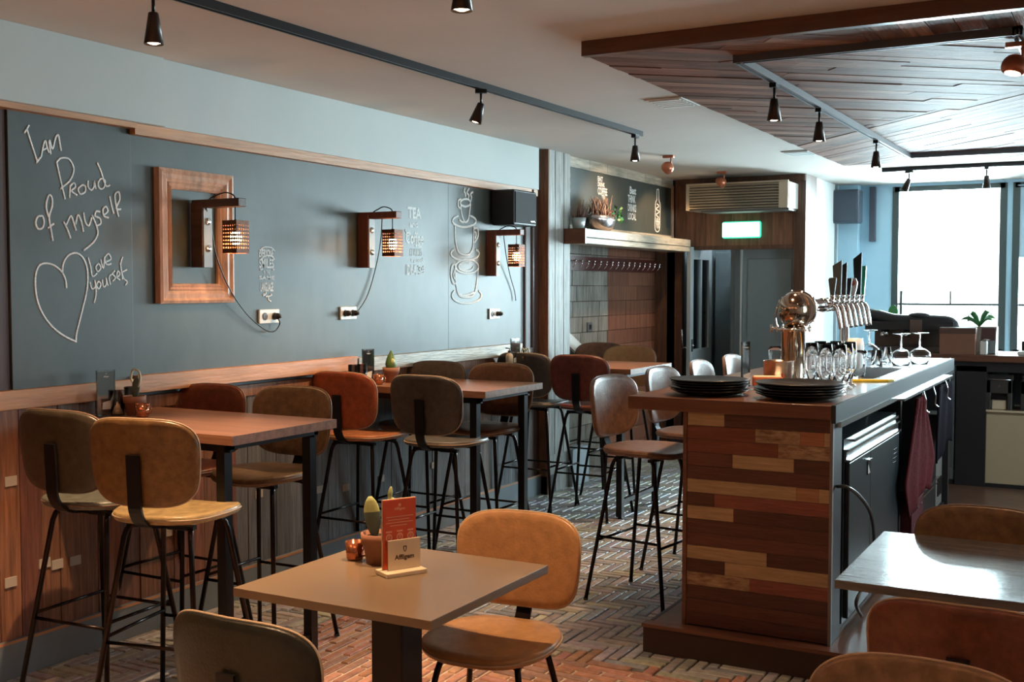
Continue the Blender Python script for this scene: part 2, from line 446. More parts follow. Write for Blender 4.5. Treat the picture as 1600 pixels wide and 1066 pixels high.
# ---- chalkboards with chalk writing
def stroke(mb, pts, conv, x, r=.0045, k=5):
    P = [onX(*conv(*p), x) for p in pts]
    mb.tube(smooth_path(P, k), r, 6, sq=(0, x, .35))
c1 = lambda u, v: (u / 3.2, v / 3.2)
c2 = lambda u, v: (u / 3.136, 300 + v / 3.136)
c4 = lambda u, v: (450 + u / 3.438, 250 + v / 3.438)
BX = -3.985
lb = thing('chalkboard', 'dark green chalkboard at the left end with handwriting and a big heart', 'chalkboard', (WX, 3.34, 1.17))
g = MB(); g.box(0, .03, -.315, .325, .0, 1.155); g.build('board_panel', BOARD, lb, bevel=.002)
def to_local(mb, loc): mb.v = [(p[0] - loc[0], p[1] - loc[1], p[2] - loc[2]) for p in mb.v]
X1 = WX + .0312
g = MB()
for s in [[(145, 625), (120, 665)], [(133, 645), (160, 730), (187, 812)], [(180, 815), (203, 785)],
          [(205, 785), (213, 740), (225, 703), (235, 740), (244, 765)], [(209, 752), (238, 738)],
          [(253, 772), (248, 735), (246, 700), (262, 745), (276, 690), (290, 675), (298, 715), (305, 755)],
          [(282, 808), (295, 870), (325, 997)], [(280, 815), (305, 790), (345, 797), (368, 845), (350, 900), (300, 945)],
          [(346, 990), (350, 930)], [(348, 932), (368, 915), (376, 935), (357, 955), (385, 977)],
          [(408, 925), (390, 945), (400, 970), (424, 960), (425, 932), (408, 925)],
          [(440, 903), (440, 935), (455, 950), (470, 932), (469, 905), (478, 945)],
          [(526, 905), (505, 893), (490, 915), (498, 943), (518, 938), (526, 905)], [(485, 813), (505, 860), (528, 928), (550, 925)]]:
    stroke(g, s, c1, X1, .0046)
for s in [[(208, 118), (185, 120), (174, 150), (185, 180), (208, 175), (215, 145), (208, 118)],
          [(238, 125), (225, 70), (237, 18), (252, 25), (255, 65), (240, 125), (250, 190), (258, 240)], [(232, 178), (264, 155)],
          [(310, 145), (330, 185), (345, 228)], [(322, 165), (345, 118), (358, 145), (372, 190)], [(370, 160), (380, 113), (396, 140), (408, 195)],
          [(408, 100), (418, 150), (435, 165), (448, 125)], [(450, 112), (478, 190), (465, 235), (440, 262), (408, 287)],
          [(490, 98), (470, 95), (465, 118), (488, 130), (492, 155), (468, 168)],
          [(503, 115), (527, 95), (518, 72), (503, 85), (508, 118), (532, 126)],
          [(536, 20), (545, 65), (556, 108)], [(580, 122), (568, 70), (562, 15), (580, 0), (586, 35), (568, 80), (592, 85)]]:
    stroke(g, s, c2, X1, .005)
to_local(g, lb.location); o = g.build('chalk_writing', CHALK, lb); o['label'] = 'white handwriting reading I am proud of myself'
g = MB()
for s in [[(325, 472), (320, 430), (300, 390), (260, 358), (215, 350), (185, 370), (172, 430), (180, 520), (210, 600), (260, 665), (320, 710), (375, 735)],
          [(305, 400), (310, 350), (335, 310), (375, 300), (410, 330), (428, 390), (425, 480), (400, 590), (375, 690), (372, 728)]]:
    stroke(g, s, c2, X1, .0048)
to_local(g, lb.location); o = g.build('chalk_heart', CHALK, lb); o['label'] = 'large hand drawn heart outline'
g = MB()
for s in [[(430, 320), (443, 365), (452, 413), (475, 398)], [(482, 350), (468, 368), (478, 390), (493, 372), (482, 350)],
          [(492, 330), (505, 375), (512, 315)], [(508, 345), (542, 330), (530, 303), (512, 325), (520, 355), (545, 352)],
          [(440, 440), (450, 475), (466, 462), (463, 432)], [(466, 440), (470, 500), (460, 545)], [(482, 437), (472, 458), (483, 475), (493, 452), (482, 437)],
          [(500, 430), (506, 465), (520, 452), (518, 420)], [(519, 425), (528, 460)], [(540, 455), (534, 415), (552, 402)],
          [(562, 385), (550, 402), (565, 420), (550, 438)], [(573, 418), (587, 402), (575, 388), (572, 420), (588, 432)], [(588, 345), (600, 430)],
          [(600, 318), (590, 360), (603, 420), (622, 440), (612, 458)], [(592, 395), (622, 380)]]:
    stroke(g, s, c2, X1, .0042)
to_local(g, lb.location); o = g.build('chalk_note', CHALK, lb); o['label'] = 'small handwriting reading love yourself'

mbd = thing('chalkboard', 'long dark green chalkboard with stencilled cafe sayings behind the wall lamps', 'chalkboard', (WX, 5.55, 1.19))
g = MB(); g.box(0, .02, -1.885, .840, .0, 1.13); g.box(0, .02, .843, 1.9, 0, 1.13); g.build('board_panel', BOARD, mbd)
X2 = WX + .0215
def wall_text(mb, s, px0, px1, pyb, pyt, x, h=None):
    a = onX(px0, pyb, x); b = onX(px1, pyb, x); t = onX(px0, pyt, x)
    hh = t.z - a.z
    M = Matrix(((0, 0, 1, x), (1, 0, 0, a.y), (0, 1, 0, a.z), (0, 0, 0, 1)))
    mb.text(s, M, w=b.y - a.y, h=hh)
g = MB()
wall_text(g, 'EVERYONE', 405, 427, 402, 389, X2); wall_text(g, 'SMILES', 405, 428, 419, 404, X2); wall_text(g, 'IN THE', 412, 422, 429, 422, X2)
wall_text(g, 'SAME', 405, 429, 437, 431, X2); wall_text(g, 'LANGUAGE', 407, 427, 456, 441, X2)
cs = lambda u, v: (390 + u / 9.69, 370 + v / 9.69)
for s in [[(150, 220), (200, 165), (255, 155), (330, 170), (380, 220)], [(155, 355), (215, 300), (270, 285), (330, 300), (375, 350)],
          [(250, 835), (240, 870), (215, 895), (205, 875), (225, 865)], [(245, 915), (265, 900), (280, 920), (290, 960), (325, 980)], [(270, 905), (310, 895), (335, 880), (315, 870)], [(155, 500), (190, 495)], [(345, 500), (372, 495)]]:
    stroke(g, s, cs, X2, .004, 4)
to_local(g, mbd.location); o = g.build('chalk_lettering', CHALK, mbd); o['label'] = 'white stencil reading everyone smiles in the same language'
g = MB()
wall_text(g, 'TEA', 637, 658, 341, 323, X2); wall_text(g, 'and', 640, 653, 355, 345, X2); wall_text(g, 'Coffee', 634, 662, 381, 361, X2)
wall_text(g, 'is', 649, 659, 386, 382, X2); wall_text(g, 'ALWAYS', 640, 660, 400, 388, X2); wall_text(g, 'a good', 642, 661, 411, 402, X2)
wall_text(g, 'IDEA', 634, 651, 430, 413, X2)
ci = lambda u, v: (620 + u / 8.2, 310 + v / 8.2)
for s in [[(290, 885), (320, 885), (325, 915), (305, 930), (288, 915), (290, 885)], [(270, 865), (278, 875)], [(345, 870), (335, 880)], [(350, 910), (338, 908)], [(280, 965), (330, 960), (345, 945)], [(105, 400), (125, 440), (160, 440), (150, 470), (120, 480)]]:
    stroke(g, s, ci, X2, .0045, 4)
to_local(g, mbd.location); o = g.build('chalk_lettering', CHALK, mbd); o['label'] = 'white stencil reading tea and coffee is always a good idea'
g = MB()
def ell(cx, cy, rx, ry, a0=0, a1=360, n=14): return [(cx + rx * math.cos(R(a0 + (a1 - a0) * i / n)), cy + ry * math.sin(R(a0 + (a1 - a0) * i / n))) for i in range(n + 1)]
for s in [[(950, 150), (945, 168), (952, 182), (952, 200)], [(972, 152), (960, 175), (970, 190), (968, 208)], [(993, 172), (980, 182), (985, 200), (980, 225)],
          ell(952, 230, 27, 20), [(928, 235), (932, 290), (948, 332), (965, 325), (973, 295), (980, 238)], [(928, 210), (914, 218), (914, 250), (928, 262)],
          ell(946, 328, 63, 32, -60, 240), [(918, 320), (935, 335), (950, 330)], [(898, 350), (898, 420), (912, 490), (940, 508), (970, 508), (990, 480), (996, 430), (998, 352)],
          [(998, 368), (1018, 368), (1020, 410), (1000, 445)], [(1002, 385), (1010, 395), (1004, 425)], ell(950, 503, 76, 36, -40, 220), [(900, 350), (945, 362), (990, 350)],
          ell(960, 573, 62, 38), ell(955, 573, 40, 24, 0, 300), [(898, 575), (900, 640), (915, 722), (955, 738), (998, 725), (1015, 650), (1022, 575)],
          [(900, 560), (880, 568), (874, 615), (885, 662), (905, 662)], [(897, 585), (888, 620), (898, 645)], ell(959, 728, 79, 44, -35, 215), [(910, 712), (940, 730), (1000, 712)]]:
    stroke(g, s, c4, X2, .0085, 4)
to_local(g, mbd.location); o = g.build('chalk_drawing', CHALK, mbd); o['label'] = 'white drawing of three stacked steaming coffee cups'

# ---- big timber post
g = MB(); g.box(-4.15, -3.935, 7.72, 8.10, .0, CZ, 0)
for f in (3,): pass
g.m = [0, 0, 0, 0, 0, 1]
g.box(-4.16, -3.915, 7.70, 7.72, .0, CZ, 0); g.box(-4.16, -3.925, 7.70, 7.86, 0, .14, 2)
g.box(-3.934, -3.92, 7.73, 7.82, .3, CZ, 1); g.box(-3.934, -3.92, 7.83, 7.97, .3, CZ, 1); g.box(-3.934, -3.92, 7.98, 8.09, .3, CZ, 1)
tag(g.build('timber_post', [POSTWOOD, SILVERWOOD, PLASTICB]), 'square timber post at the end of the chalkboard, silvery on its side', 'post')
g = MB(); g.box(-3.99, -3.90, 8.11, 8.42, 0, .30, 0)
struct(g.build('baseboard_left', mat('light_plinth', (.40, .46, .50), .5)))
# thin pipe beside the post
g = MB(); g.tube([(-3.96, 7.52, 1.15), (-3.96, 7.52, 2.34)], .014, 8)
tag(g.build('wall_pipe', SEAL), 'thin grey vertical pipe on the dark panel left of the timber post', 'pipe')

# ---- niche wall behind the post: grey blocks, brown boards, upper board
NX = -4.15
g = MB(); z = .0; j = 0
while z < 2.06:
    y = 8.1 - (j % 2) * .2
    while y < 9.35:
        y1 = min(y + random.uniform(.3, .55), 9.35); k = random.uniform(.75, 1.1)
        if y1 > 8.1: g.box(NX - .1, NX + random.uniform(-.003, .003), max(y, 8.1) + .003, y1 - .003, z + .003, min(z + .135, 2.06) - .003, 0, (k, k, k))
        y = y1
    y = 9.35
    while y < 10.5:
        y1 = min(y + random.uniform(.4, .8), 10.5); k = random.uniform(.6, 1.1)
        g.box(NX - .1, NX, y + .002, y1 - .002, z + .002, min(z + .135, 2.06) - .002, 1, (k, k * .85, k * .85))
        y = y1
    z += .135; j += 1
g.box(NX - .3, NX - .03, 7.9, 10.7, 0, 2.2, 1, (.5, .5, .5))
struct(g.build('wall_niche', [GREYWOOD, BROWNWOOD]))
g = MB(); g.box(-4.4, -3.975, 8.10, 10.5, 2.06, CZ)
y = 8.1
g2 = MB()
while y < 10.45:
    y1 = min(y + random.uniform(.25, .5), 10.48)
    k = random.uniform(.85, 1.1); g2.box(-3.975, -3.955, y + .002, y1 - .002, 2.575, CZ - .001, 0, (k, k, k)); y = y1
g2.box(-3.975, -3.95, 8.1, 10.48, 2.07, 2.11, 0); g2.box(-3.975, -3.945, 10.43, 10.48, 2.07, 2.6, 1)
struct(g.build('wall_niche', BROWNWOOD)); struct(g2.build('trim_5', [PALEWOOD, FRAMEWOOD]))
b3 = thing('chalkboard', 'chalkboard above the niche shelf with a wine bottle drawing and drink stencils', 'chalkboard', (-3.972, 9.26, 2.105))
g = MB(); g.box(0, .014, -1.15, 1.17, 0, .468); g.build('board_panel', BOARD, b3)
X3 = -3.957
g = MB()
for s, a, b, c, d in [('EAT', 934, 942, 283, 275), ('DRINK', 934, 945, 291, 284), ('COFFEE', 934, 949, 304, 292), ('TEA', 940, 946, 311, 305),
                      ('Best', 984, 994, 303, 291), ('THINK', 981, 993, 316, 304), ('DRINKS', 981, 994, 330, 318), ('LOCAL', 981, 994, 343, 332), ('WINE', 886, 891, 300, 270), ('BAR', 886, 891, 325, 303)]:
    wall_text(g, s, a, b, c, d, X3)
to_local(g, b3.location); o = g.build('chalk_lettering', CHALK, b3)
g = MB(); cb = lambda u, v: (880 + u / 8.883, 250 + v / 8.883)
for s in [[(1297, 560), (1282, 600), (1280, 700), (1275, 960), (1335, 970), (1345, 700), (1345, 610), (1330, 560), (1325, 420), (1310, 410), (1300, 425), (1300, 560)],
          [(1300, 610), (1330, 640), (1290, 680), (1335, 720), (1290, 760), (1330, 800)], [(1285, 850), (1340, 860)], [(1310, 880), (1310, 950)]]:
    stroke(g, s, cb, X3, .006, 4)
wall_text(g, 'WINE', 1024.5, 1030.5, 357, 340, X3)
to_local(g, b3.location); o = g.build('chalk_drawing', CHALK, b3); o['label'] = 'white drawing of a tall wine bottle'

# ---- niche shelf (mantel) and coat rack below it
t = thing('wall_shelf', 'thick box shelf over the coat niche, pale along the side and brown at the end', 'shelf', (-3.975, 8.0, 1.95))
g = MB(); g.box(.0, .235, .0, 2.38, 0, .045, 0); g.box(0, .24, 0, 2.38, .05, .115, 0); g.build('shelf_box', PALEWOOD, t, bevel=.002)
g = MB(); g.box(-.0, .2405, -.02, 0, -.002, .117, 0); g.build('end_board', TOPWOOD, t)
cr = thing('coat_rack', 'dark red coat rail with a row of small chrome hooks under the niche shelf', 'coat rack', (-4.14, 9.3, 1.80))
g = MB(); g.box(0, .03, -1.15, 1.15, -.05, .07); g.build('rail', mat('dark_red_rail', (.085, .018, .014), .4, var=.3), cr)
hk = None
for i in range(18):
    if hk is None:
        g = MB(); g.tube(smooth_path([(.03, 0, .03), (.075, 0, .028), (.085, 0, .0), (.06, 0, -.03)], 4), .005, 6); g.ball((.087, 0, .03), .011, 8, 5)
        hk = g.build('hook', CHROME, cr); hk.location = (0, -1.08, 0)
    else:
        h = hk.copy(); C.objects.link(h); h.parent = cr; h.location = (0, -1.08 + i * .127, 0)

# ---- back wall with the doors
BY = 10.5
g = MB(); x = -4.3
while x < -2.68:
    wd = random.uniform(.09, .15); k = random.uniform(.75, 1.2)
    g.box(x + .001, min(x + wd, -2.66) - .001, BY, BY + .06, 2.01, CZ, 0, (k, k * .9, k * .85)); x += wd
g.box(-4.3, -4.15, BY, BY + .06, 0, 2.01, 0, (.7, .6, .6)); g.box(-3.86, -2.766, BY - .01, BY + .10, 1.97, 2.0095, 0, (.55, .5, .5))
g.box(-4.16, -3.86, BY, BY + .06, 0, 2.01, 0, (.5, .5, .5))
g.box(-2.765, -2.655, BY - .012, BY + .4, 0, 2.659, 0, (.42, .42, .42))
g.box(-2.80, -2.70, BY - .02, BY, 2.3, 2.66, 0, (.5, .45, .42)); g.box(-3.9, -2.66, BY - .03, BY, 2.60, 2.655, 0, (.5, .45, .42))
struct(g.build('wall_back', BROWNWOOD))
g = MB()
g.box(-5.3, -2.66, 11.72, 11.8, 0, CZ); g.box(-4.02, -3.94, BY, 11.8, 0, CZ); g.box(-3.45, -3.40, 10.75, 11.75, 0, 2.05)
g.box(-3.94, -3.36, 10.74, 10.75, 2.0, 2.1)
struct(g.build('wall_corridor', DOORGREY))
t = thing('ceiling_lamp', 'round white lamp on the corridor ceiling behind the door', 'ceiling lamp', (-3.15, 11.25, CZ))
g = MB(); g.lathe([(.12, 0), (.12, -.03), (.10, -.05), (0, -.055)], n=24); g.build('diffuser', mat('corridor_lamp', (1, 1, 1), .4, emit=(.85, .95, 1), estr=4), t)
point((-3.15, 11.25, CZ - .12), 14, (.8, .93, 1), .08)
# glazed door leaf standing open
D0 = onY(1076, 450, 10.40); D1 = onY(1109, 450, 11.05)
d = bpy.data.objects.new('door_1', None); C.objects.link(d); d.location = (D0.x, D0.y, 0); struct(d)
ang = math.atan2(D1.y - D0.y, D1.x - D0.x); d.rotation_euler = (0, 0, ang); DL = math.hypot(D1.x - D0.x, D1.y - D0.y)
g = MB(); g.box(0, .09, -.02, .02, .01, 2.0); g.box(DL - .09, DL, -.02, .02, .01, 2.0); g.box(.09, DL - .09, -.02, .02, .01, 1.0); g.box(.09, DL - .09, -.02, .02, 1.88, 2.0)
g.box(DL / 2 - .025, DL / 2 + .025, -.02, .02, 1.0, 1.88); g.build('door_leaf', mat('pale_grey_door', (.40, .46, .48), .4), d, bevel=.003)
g = MB(); g.box(.09, DL - .09, -.004, .004, 1.0, 1.88); g.build('door_pane', DARKPANE, d)
g = MB(); g.tube([(.04, .02, 1.02), (.04, .07, 1.02)], .008, 8); g.tube([(.04, .07, 1.02), (-.0, .07, 1.2)], .009, 8); g.box(.02, .06, -.026, -.02, .98, 1.10); g.ball((.04, -.035, 1.04), .012); g.build('door_handle', STEEL, d)
# inner door and right-hand door
d = bpy.data.objects.new('door_2', None); C.objects.link(d); d.location = (-3.36, 10.62, 0); struct(d)
g = MB(); g.box(.07, .60, 0, .045, .01, 1.985); g.box(.12, .55, -.008, 0, .15, 1.88); g.build('door_leaf', DOORGREY, d, bevel=.004)
g = MB(); g.box(.05, .062, -.012, .02, .01, 1.97); o = g.build('bright_slit', PLASTICW, d); o['label'] = 'white strip in place of the bright slit of light beside the door'  # slit of light beside the door painted as a white strip
g = MB(); g.box(.0, .05, -.02, .06, .0, 1.99); o = g.build('door_frame', GREYPAINT, d)
d = bpy.data.objects.new('door_3', None); C.objects.link(d); d.location = (-3.9, 11.62, 0); struct(d)
g = MB(); g.box(0, .5, 0, .05, .01, 1.98); g.build('door_leaf', DOORGREY, d, bevel=.004)
g = MB(); g.tube([(.42, 0, 1.33), (.42, -.05, 1.33), (.34, -.05, 1.34)], .008, 8); g.build('door_handle', STEEL, d)

# ---- side wall, window wall
g = MB(); g.box(-2.76, -2.67, BY, YB + .1, 0, CZ)
struct(g.build('wall_alcove', WHITEWALL))
WIN = [(-2.13, -1.09), (-1.0, .15), (.5, 1.9)]
g = MB(); xs = [-2.67] + [v for a in WIN for v in a] + [2.7]
for i in range(0, len(xs), 2): g.box(xs[i], xs[i + 1], YB, YB + .16, 0, CZ)
for a, b in WIN: g.box(a, b, YB, YB + .16, 0, .95); g.box(a, b, YB, YB + .16, 2.63, CZ)
g.box(-2.67, -2.47, YB - .12, YB, 0, CZ)
struct(g.build('wall_far', BLUEWALL))
g = MB(); g.box(-2.37, -2.31, YB - .06, YB - .001, 2.08, 2.64)
tag(g.build('wall_batten', mat('slate_batten', (.07, .08, .11), .5)), 'short dark vertical batten hanging on the pale blue wall by the window', 'batten')
FR = mat('grey_green_frame', (.055, .075, .075), .45)
for n, (a, b) in enumerate(WIN):
    o = bpy.data.objects.new('window_%d' % (n + 1), None); C.objects.link(o); o.location = ((a + b) / 2, YB + .05, .95); struct(o)
    h = (b - a) / 2
    g = MB(); g.box(-h - .02, -h + .045, -.06, .03, 0, 1.68); g.box(h - .045, h + .02, -.06, .03, 0, 1.68); g.box(-h, h, -.06, .03, 1.63, 1.68); g.box(-h, h, -.06, .03, 0, .05)
    if n == 0: g.box(-h + .06, -h + .085, -.02, .01, .05, .62); g.box(-h + .045, h - .045, -.015, .01, .475, .495); g.box(.02, .035, -.015, .01, .495, .62)
    else: g.box(-h + .045, h - .045, -.015, .01, .475, .495)
    g.build('window_frame', FR, o)
    g = MB(); g.box(-h + .045, h - .045, .012, .018, .05, 1.63); g.build('window_pane', PANE, o)
    if n == 1:
        g = MB(); g.box(-h + .02, h - .02, -.05, -.046, .95, 1.65); g.tube([(-h + .02, -.04, 1.65), (h - .02, -.04, 1.65)], .022, 10); g.build('roller_blind', BLIND, o)
    g = MB(); g.box(-h - .03, h + .03, -.16, -.04, -.03, .0); g.build('window_sill', WHITEWALL, o)
# right-hand wall (outside the frame) with its two windows
g = MB()
for y0, y1 in [(-2.6, 6.25), (8.15, 9.35), (11.25, 12.16)]: g.box(2.6, 2.76, y0, y1, 0, CZ)
for y0, y1 in [(6.25, 8.15), (9.35, 11.25)]: g.box(2.6, 2.76, y0, y1, 0, .9); g.box(2.6, 2.76, y0, y1, 2.6, CZ)
struct(g.build('wall_right', PLASTER))
for n, y0 in enumerate((6.25, 9.35)):
    o = bpy.data.objects.new('window_%d' % (n + 4), None); C.objects.link(o); o.location = (2.66, y0 + .95, .9); struct(o)
    g = MB(); g.box(-.03, .03, -.95, -.89, 0, 1.7); g.box(-.03, .03, .89, .95, 0, 1.7); g.box(-.03, .03, -.95, .95, 1.64, 1.7); g.box(-.03, .03, -.95, .95, 0, .06); g.build('window_frame', FR, o)
    g = MB(); g.box(-.003, .003, -.89, .89, .06, 1.64); g.build('window_pane', PANE, o)
g = MB(); g.box(-5.4, 2.7, -2.7, -2.6, 0, CZ)
struct(g.build('wall_front', mat('front_wall', (.30, .20, .14), .7)))

# ---- suspended wooden ceiling panel
g = MB(); Z0, Z1 = 2.60, 2.625
PX0, PX1, PY0, PY1 = -2.08, 2.2, 4.44, 9.42
def planks(ang, reg, w, tone, seed):
    rnd = random.Random(seed); d = (math.cos(ang), math.sin(ang)); p = (-d[1], d[0])
    for i in range(-140, 140):
        u0 = i * w; cuts = [-12 + rnd.uniform(0, 1)]
        while cuts[-1] < 14: cuts.append(cuts[-1] + rnd.uniform(.9, 2.2))
        for a, b in zip(cuts, cuts[1:]):
            q = [(d[0] * s + p[0] * t, d[1] * s + p[1] * t) for s, t in ((a + .001, u0 + .0015), (b - .001, u0 + .0015), (b - .001, u0 + w - .0015), (a + .001, u0 + w - .0015))]
            q = clip(q, reg)
            if len(q) < 3: continue
            k = rnd.uniform(.55, 1.15); s_ = rnd.uniform(0, 1); col = (k, k * (.82 + .3 * s_), k * (.75 + .45 * s_))
            if rnd.random() < .10: col = (k * 1.5, k * 1.7, k * 1.8)
            off = rnd.uniform(0, 50)
            uv = [(x * d[0] + y_ * d[1] + off, x * p[0] + y_ * p[1] + off) for x, y_ in q]
            dz = rnd.uniform(-.002, .002)
            g.prism(q, Z0 + dz, Z1, 0, col, uv)
base = rect_planes(PX0, PX1, PY0 + .02, PY1)
# a diagonal seam separates two directions of boards, a strip of short boards runs along the front right
seam = (1, 1, 5.75); seam2 = (-1, -1, -5.75)
strip = [(0, 1, 4.85), (-1, 0, .95)]
planks(R(40), base + [seam, (0, -1, -4.85)], .085, 1, 1)
planks(R(40), base + [seam, (0, 1, 4.85), (1, 0, -.95)], .085, 1, 5)
planks(R(133), base + [seam2, (0, -1, -4.85)], .085, 1, 2)
planks(R(90), base + strip, .10, 1, 3)
struct(g.build('ceiling_panel', CEILWOOD))
g = MB(); g.box(PX0, PX1, PY0, PY1, Z1, CZ - .001, 0); g.box(PX0 - .01, PX1, PY0 - .02, PY0 + .02, Z0 - .004, CZ - .001, 0)
struct(g.build('trim_6', TOPWOOD))

# ---- ceiling access covers
for i, (x, y, lab) in enumerate([(-2.31, 6.1, 'square white ceiling cover beside the wooden panel, the nearer one'), (-2.29, 8.85, 'square white ceiling cover beside the wooden panel, the farther one')]):
    t = thing('ceiling_vent', lab, 'vent', (x, y, CZ), 0)
    g = MB(); g.box(-.11, .11, -.16, .16, -.008, 0); g.build('frame', PLASTICW, t, bevel=.002)
    g = MB()
    for k in range(5): g.box(-.09, .09, -.13 + k * .056, -.10 + k * .056, -.013, -.008)
    g.build('slats', WHITEWALL, t)

# ================================================================== LIGHT TRACKS AND SPOTS
def track(name_label, pts, z, cat='track'):
    t = thing('lighting_track', name_label, 'lighting track', (pts[0][0], pts[0][1], z))
    for a, b in zip(pts, pts[1:]):
        v = Vector((b[0] - a[0], b[1] - a[1], 0)); L_ = v.length; an = math.atan2(v.y, v.x)
        M = Matrix.Translation((a[0] - pts[0][0], a[1] - pts[0][1], 0)) @ Matrix.Rotation(an, 4, 'Z')
        g = MB(); g.box(-.018, L_ + .018, -.018, -.010, -.034, 0, M=M); g.box(-.018, L_ + .018, .010, .018, -.034, 0, M=M); g.box(-.018, L_ + .018, -.010, .010, -.012, 0, M=M)
        g.box(-.018, L_ + .018, -.004, .004, -.03, -.012, M=M)
        g.build('rail', SEAL if cat == 'b' else BLACKM, t)
    return t
track('long black lighting track running along the plaster ceiling beside the chalkboard wall', [(-3.04, .6), (-2.93, 7.12)], CZ)
track('rectangular lighting track under the wooden ceiling panel above the bar', [(-.40, 8.83), (-1.47, 8.83), (-1.50, 4.75), (-.40, 4.75), (-.40, 6.4)], Z0, 'b')
track('thin black lighting track in front of the far window', [(-1.93, 10.35), (.8, 10.35)], CZ)
track('lighting track near the viewer with one cone spot hanging into the top of the picture', [(-1.82, .4), (-1.82, 3.15)], CZ)

def cone_spot(x, y, z, lab, tilt=0, yaw=0, power=30, on=True, h=.10, drop=.075, group=None, aim=None):
    t = thing('track_spotlight', lab, 'spotlight', (x, y, z), yaw, group)
    g = MB(); g.box(-.016, .016, -.03, .03, -.02, 0); g.tube([(0, 0, -.015), (0, 0, -drop)], .006, 8); g.build('bracket', BLACKM, t)
    M = Matrix.Translation((0, 0, -drop)) @ Matrix.Rotation(tilt, 4, 'X')
    g = MB(); g.lathe([(.0, .004), (.016, .004), (.018, 0), (.034, -h), (.031, -h), (.029, -h + .012), (0, -h + .012)], n=20, M=M); hd = g.build('shade', mat('spot_body', (.035, .024, .02), .35, .5), t)
    if on:
        g = MB(); g.lathe([(0, -h + .008), (.028, -h + .008)], n=18, M=M); g.lathe([(0, -h + .002), (.014, -h + .002), (.022, -h + .008)], n=14, M=M); g.build('lens', LAMPGLOW, t)
        Wd = Matrix.Translation((x, y, z)) @ Matrix.Rotation(yaw, 4, 'Z') @ M
        spot(Wd @ Vector((0, 0, -h - .01)), Wd @ Vector((0, 0, -2)), power)
    return t
cone_spot(-2.993, 2.86, 2.626, 'lit cone spotlight hanging upper left, nearest on the long track', power=150, h=.105)
cone_spot(-2.965, 5.06, 2.626, 'tilted cone spotlight in the middle of the long track', tilt=R(-18), yaw=R(-60), power=90)
cone_spot(-2.933, 7.05, 2.626, 'lit cone spotlight at the far end of the long track', power=80)
cone_spot(-1.82, 2.99, 2.626, 'cone spotlight cut by the top edge of the picture', power=110)
cone_spot(-1.497, 5.3, 2.566, 'lit cone spotlight over the bar, nearest the panel front', power=60)
cone_spot(-1.49, 6.15, 2.566, 'lit cone spotlight over the bar, in the middle of its rail', power=50)
cone_spot(-1.48, 7.65, 2.566, 'cone spotlight over the bar nearest the window', power=6)
cone_spot(-1.72, 10.35, 2.626, 'small tilted spotlight at the left of the window track', tilt=R(25), yaw=R(70), on=False)
cone_spot(-1.09, 10.35, 2.626, 'small spotlight at the right of the window track', tilt=R(10), on=False)
cone_spot(-3.0, 1.2, 2.626, 'added cone spotlight on the long track, out of view', power=110)  # this spot and the next are added out of view for the tables
cone_spot(-1.82, 1.3, 2.626, 'added cone spotlight on the near track, out of view', power=110)

def globe_spot(x, y, z, lab, aim, power, s=1.0):
    t = thing('globe_spotlight', lab, 'spotlight', (x, y, z), 0, 'copper globe spotlights')
    g = MB(); g.box(-.045 * s, .045 * s, -.02, .02, -.02, 0); g.build('mount', REDCOP, t, bevel=.003)
    g = MB(); g.tube([(.02, 0, -.02), (.02, 0, -.07 * s)], .006, 8); g.build('stem', REDCOP, t)
    dirv = (Vector(aim) - Vector((x, y, z - .1))).normalized(); q = dirv.to_track_quat('-Z', 'Y').to_matrix().to_4x4()
    M = Matrix.Translation((-.01, 0, -.10 * s)) @ q; r = .052 * s
    g = MB(); pr = [(r * math.sin(R(a)), r * math.cos(R(a))) for a in range(0, 126, 14)]; g.lathe(pr + [(r * .75, -r * .55), (0, -r * .5)], n=20, M=M); g.build('shade', REDCOP, t)
    g = MB(); g.lathe([(0, -r * .56), (r * .6, -r * .56)], n=16, M=M); g.build('lens', LAMPGLOW, t)
    spot(Vector((x - .01, y, z - .10 * s)) + dirv * (r + .02), aim, power, size=R(85))
globe_spot(-3.26, 8.53, CZ, 'copper globe spotlight on the plaster ceiling, nearer of the two by the niche', (-4.0, 8.75, 2.1), 22)
globe_spot(-3.28, 9.93, CZ, 'copper globe spotlight on the plaster ceiling in front of the slatted air unit', (-3.95, 9.9, 2.0), 22)
globe_spot(-.41, 4.87, 2.566, 'copper globe spotlight at the corner of the bar track, right edge of the picture', (-.9, 4.4, .0), 20, .95)

# ================================================================== WALL FITTINGS
# carved empty frame
t = thing('picture_frame', 'empty carved wooden frame hanging on the chalkboard around the first wall lamp', 'frame', (-3.999, 4.055, 1.845))
HW, HH = .247, .318
prof = [(0, .012), (.0, .034), (.014, .040), (.026, .030), (.045, .034), (.060, .024), (.066, .030), (.076, .020), (.084, .026), (.094, .014), (.094, 0.0)]
g = MB()
cor = [(-1, -1), (1, -1), (1, 1), (-1, 1)]
for i in range(4):
    a, b = cor[i], cor[(i + 1) % 4]
    for (o0, d0), (o1, d1) in zip(prof, prof[1:]):
        def P(c, o_, d_): return (d_, c[0] * (HW - o_), c[1] * (HH - o_))
        vs_ = [P(a, o0, d0), P(b, o0, d0), P(b, o1, d1), P(a, o1, d1)]
        g.add(vs_, [(0, 1, 2, 3)], 0)
    g.add([(0, a[0] * HW, a[1] * HH), (0, b[0] * HW, b[1] * HH), (.012, b[0] * HW, b[1] * HH), (.012, a[0] * HW, a[1] * HH)], [(0, 1, 2, 3)], 0)
    g.add([(0.0, a[0] * HW, a[1] * HH), (0.0, b[0] * HW, b[1] * HH), (0.0, b[0] * (HW - .094), b[1] * (HH - .094)), (0.0, a[0] * (HW - .094), a[1] * (HH - .094))], [(0, 3, 2, 1)], 0)
g.build('moulding', FRAMEWOOD, t)

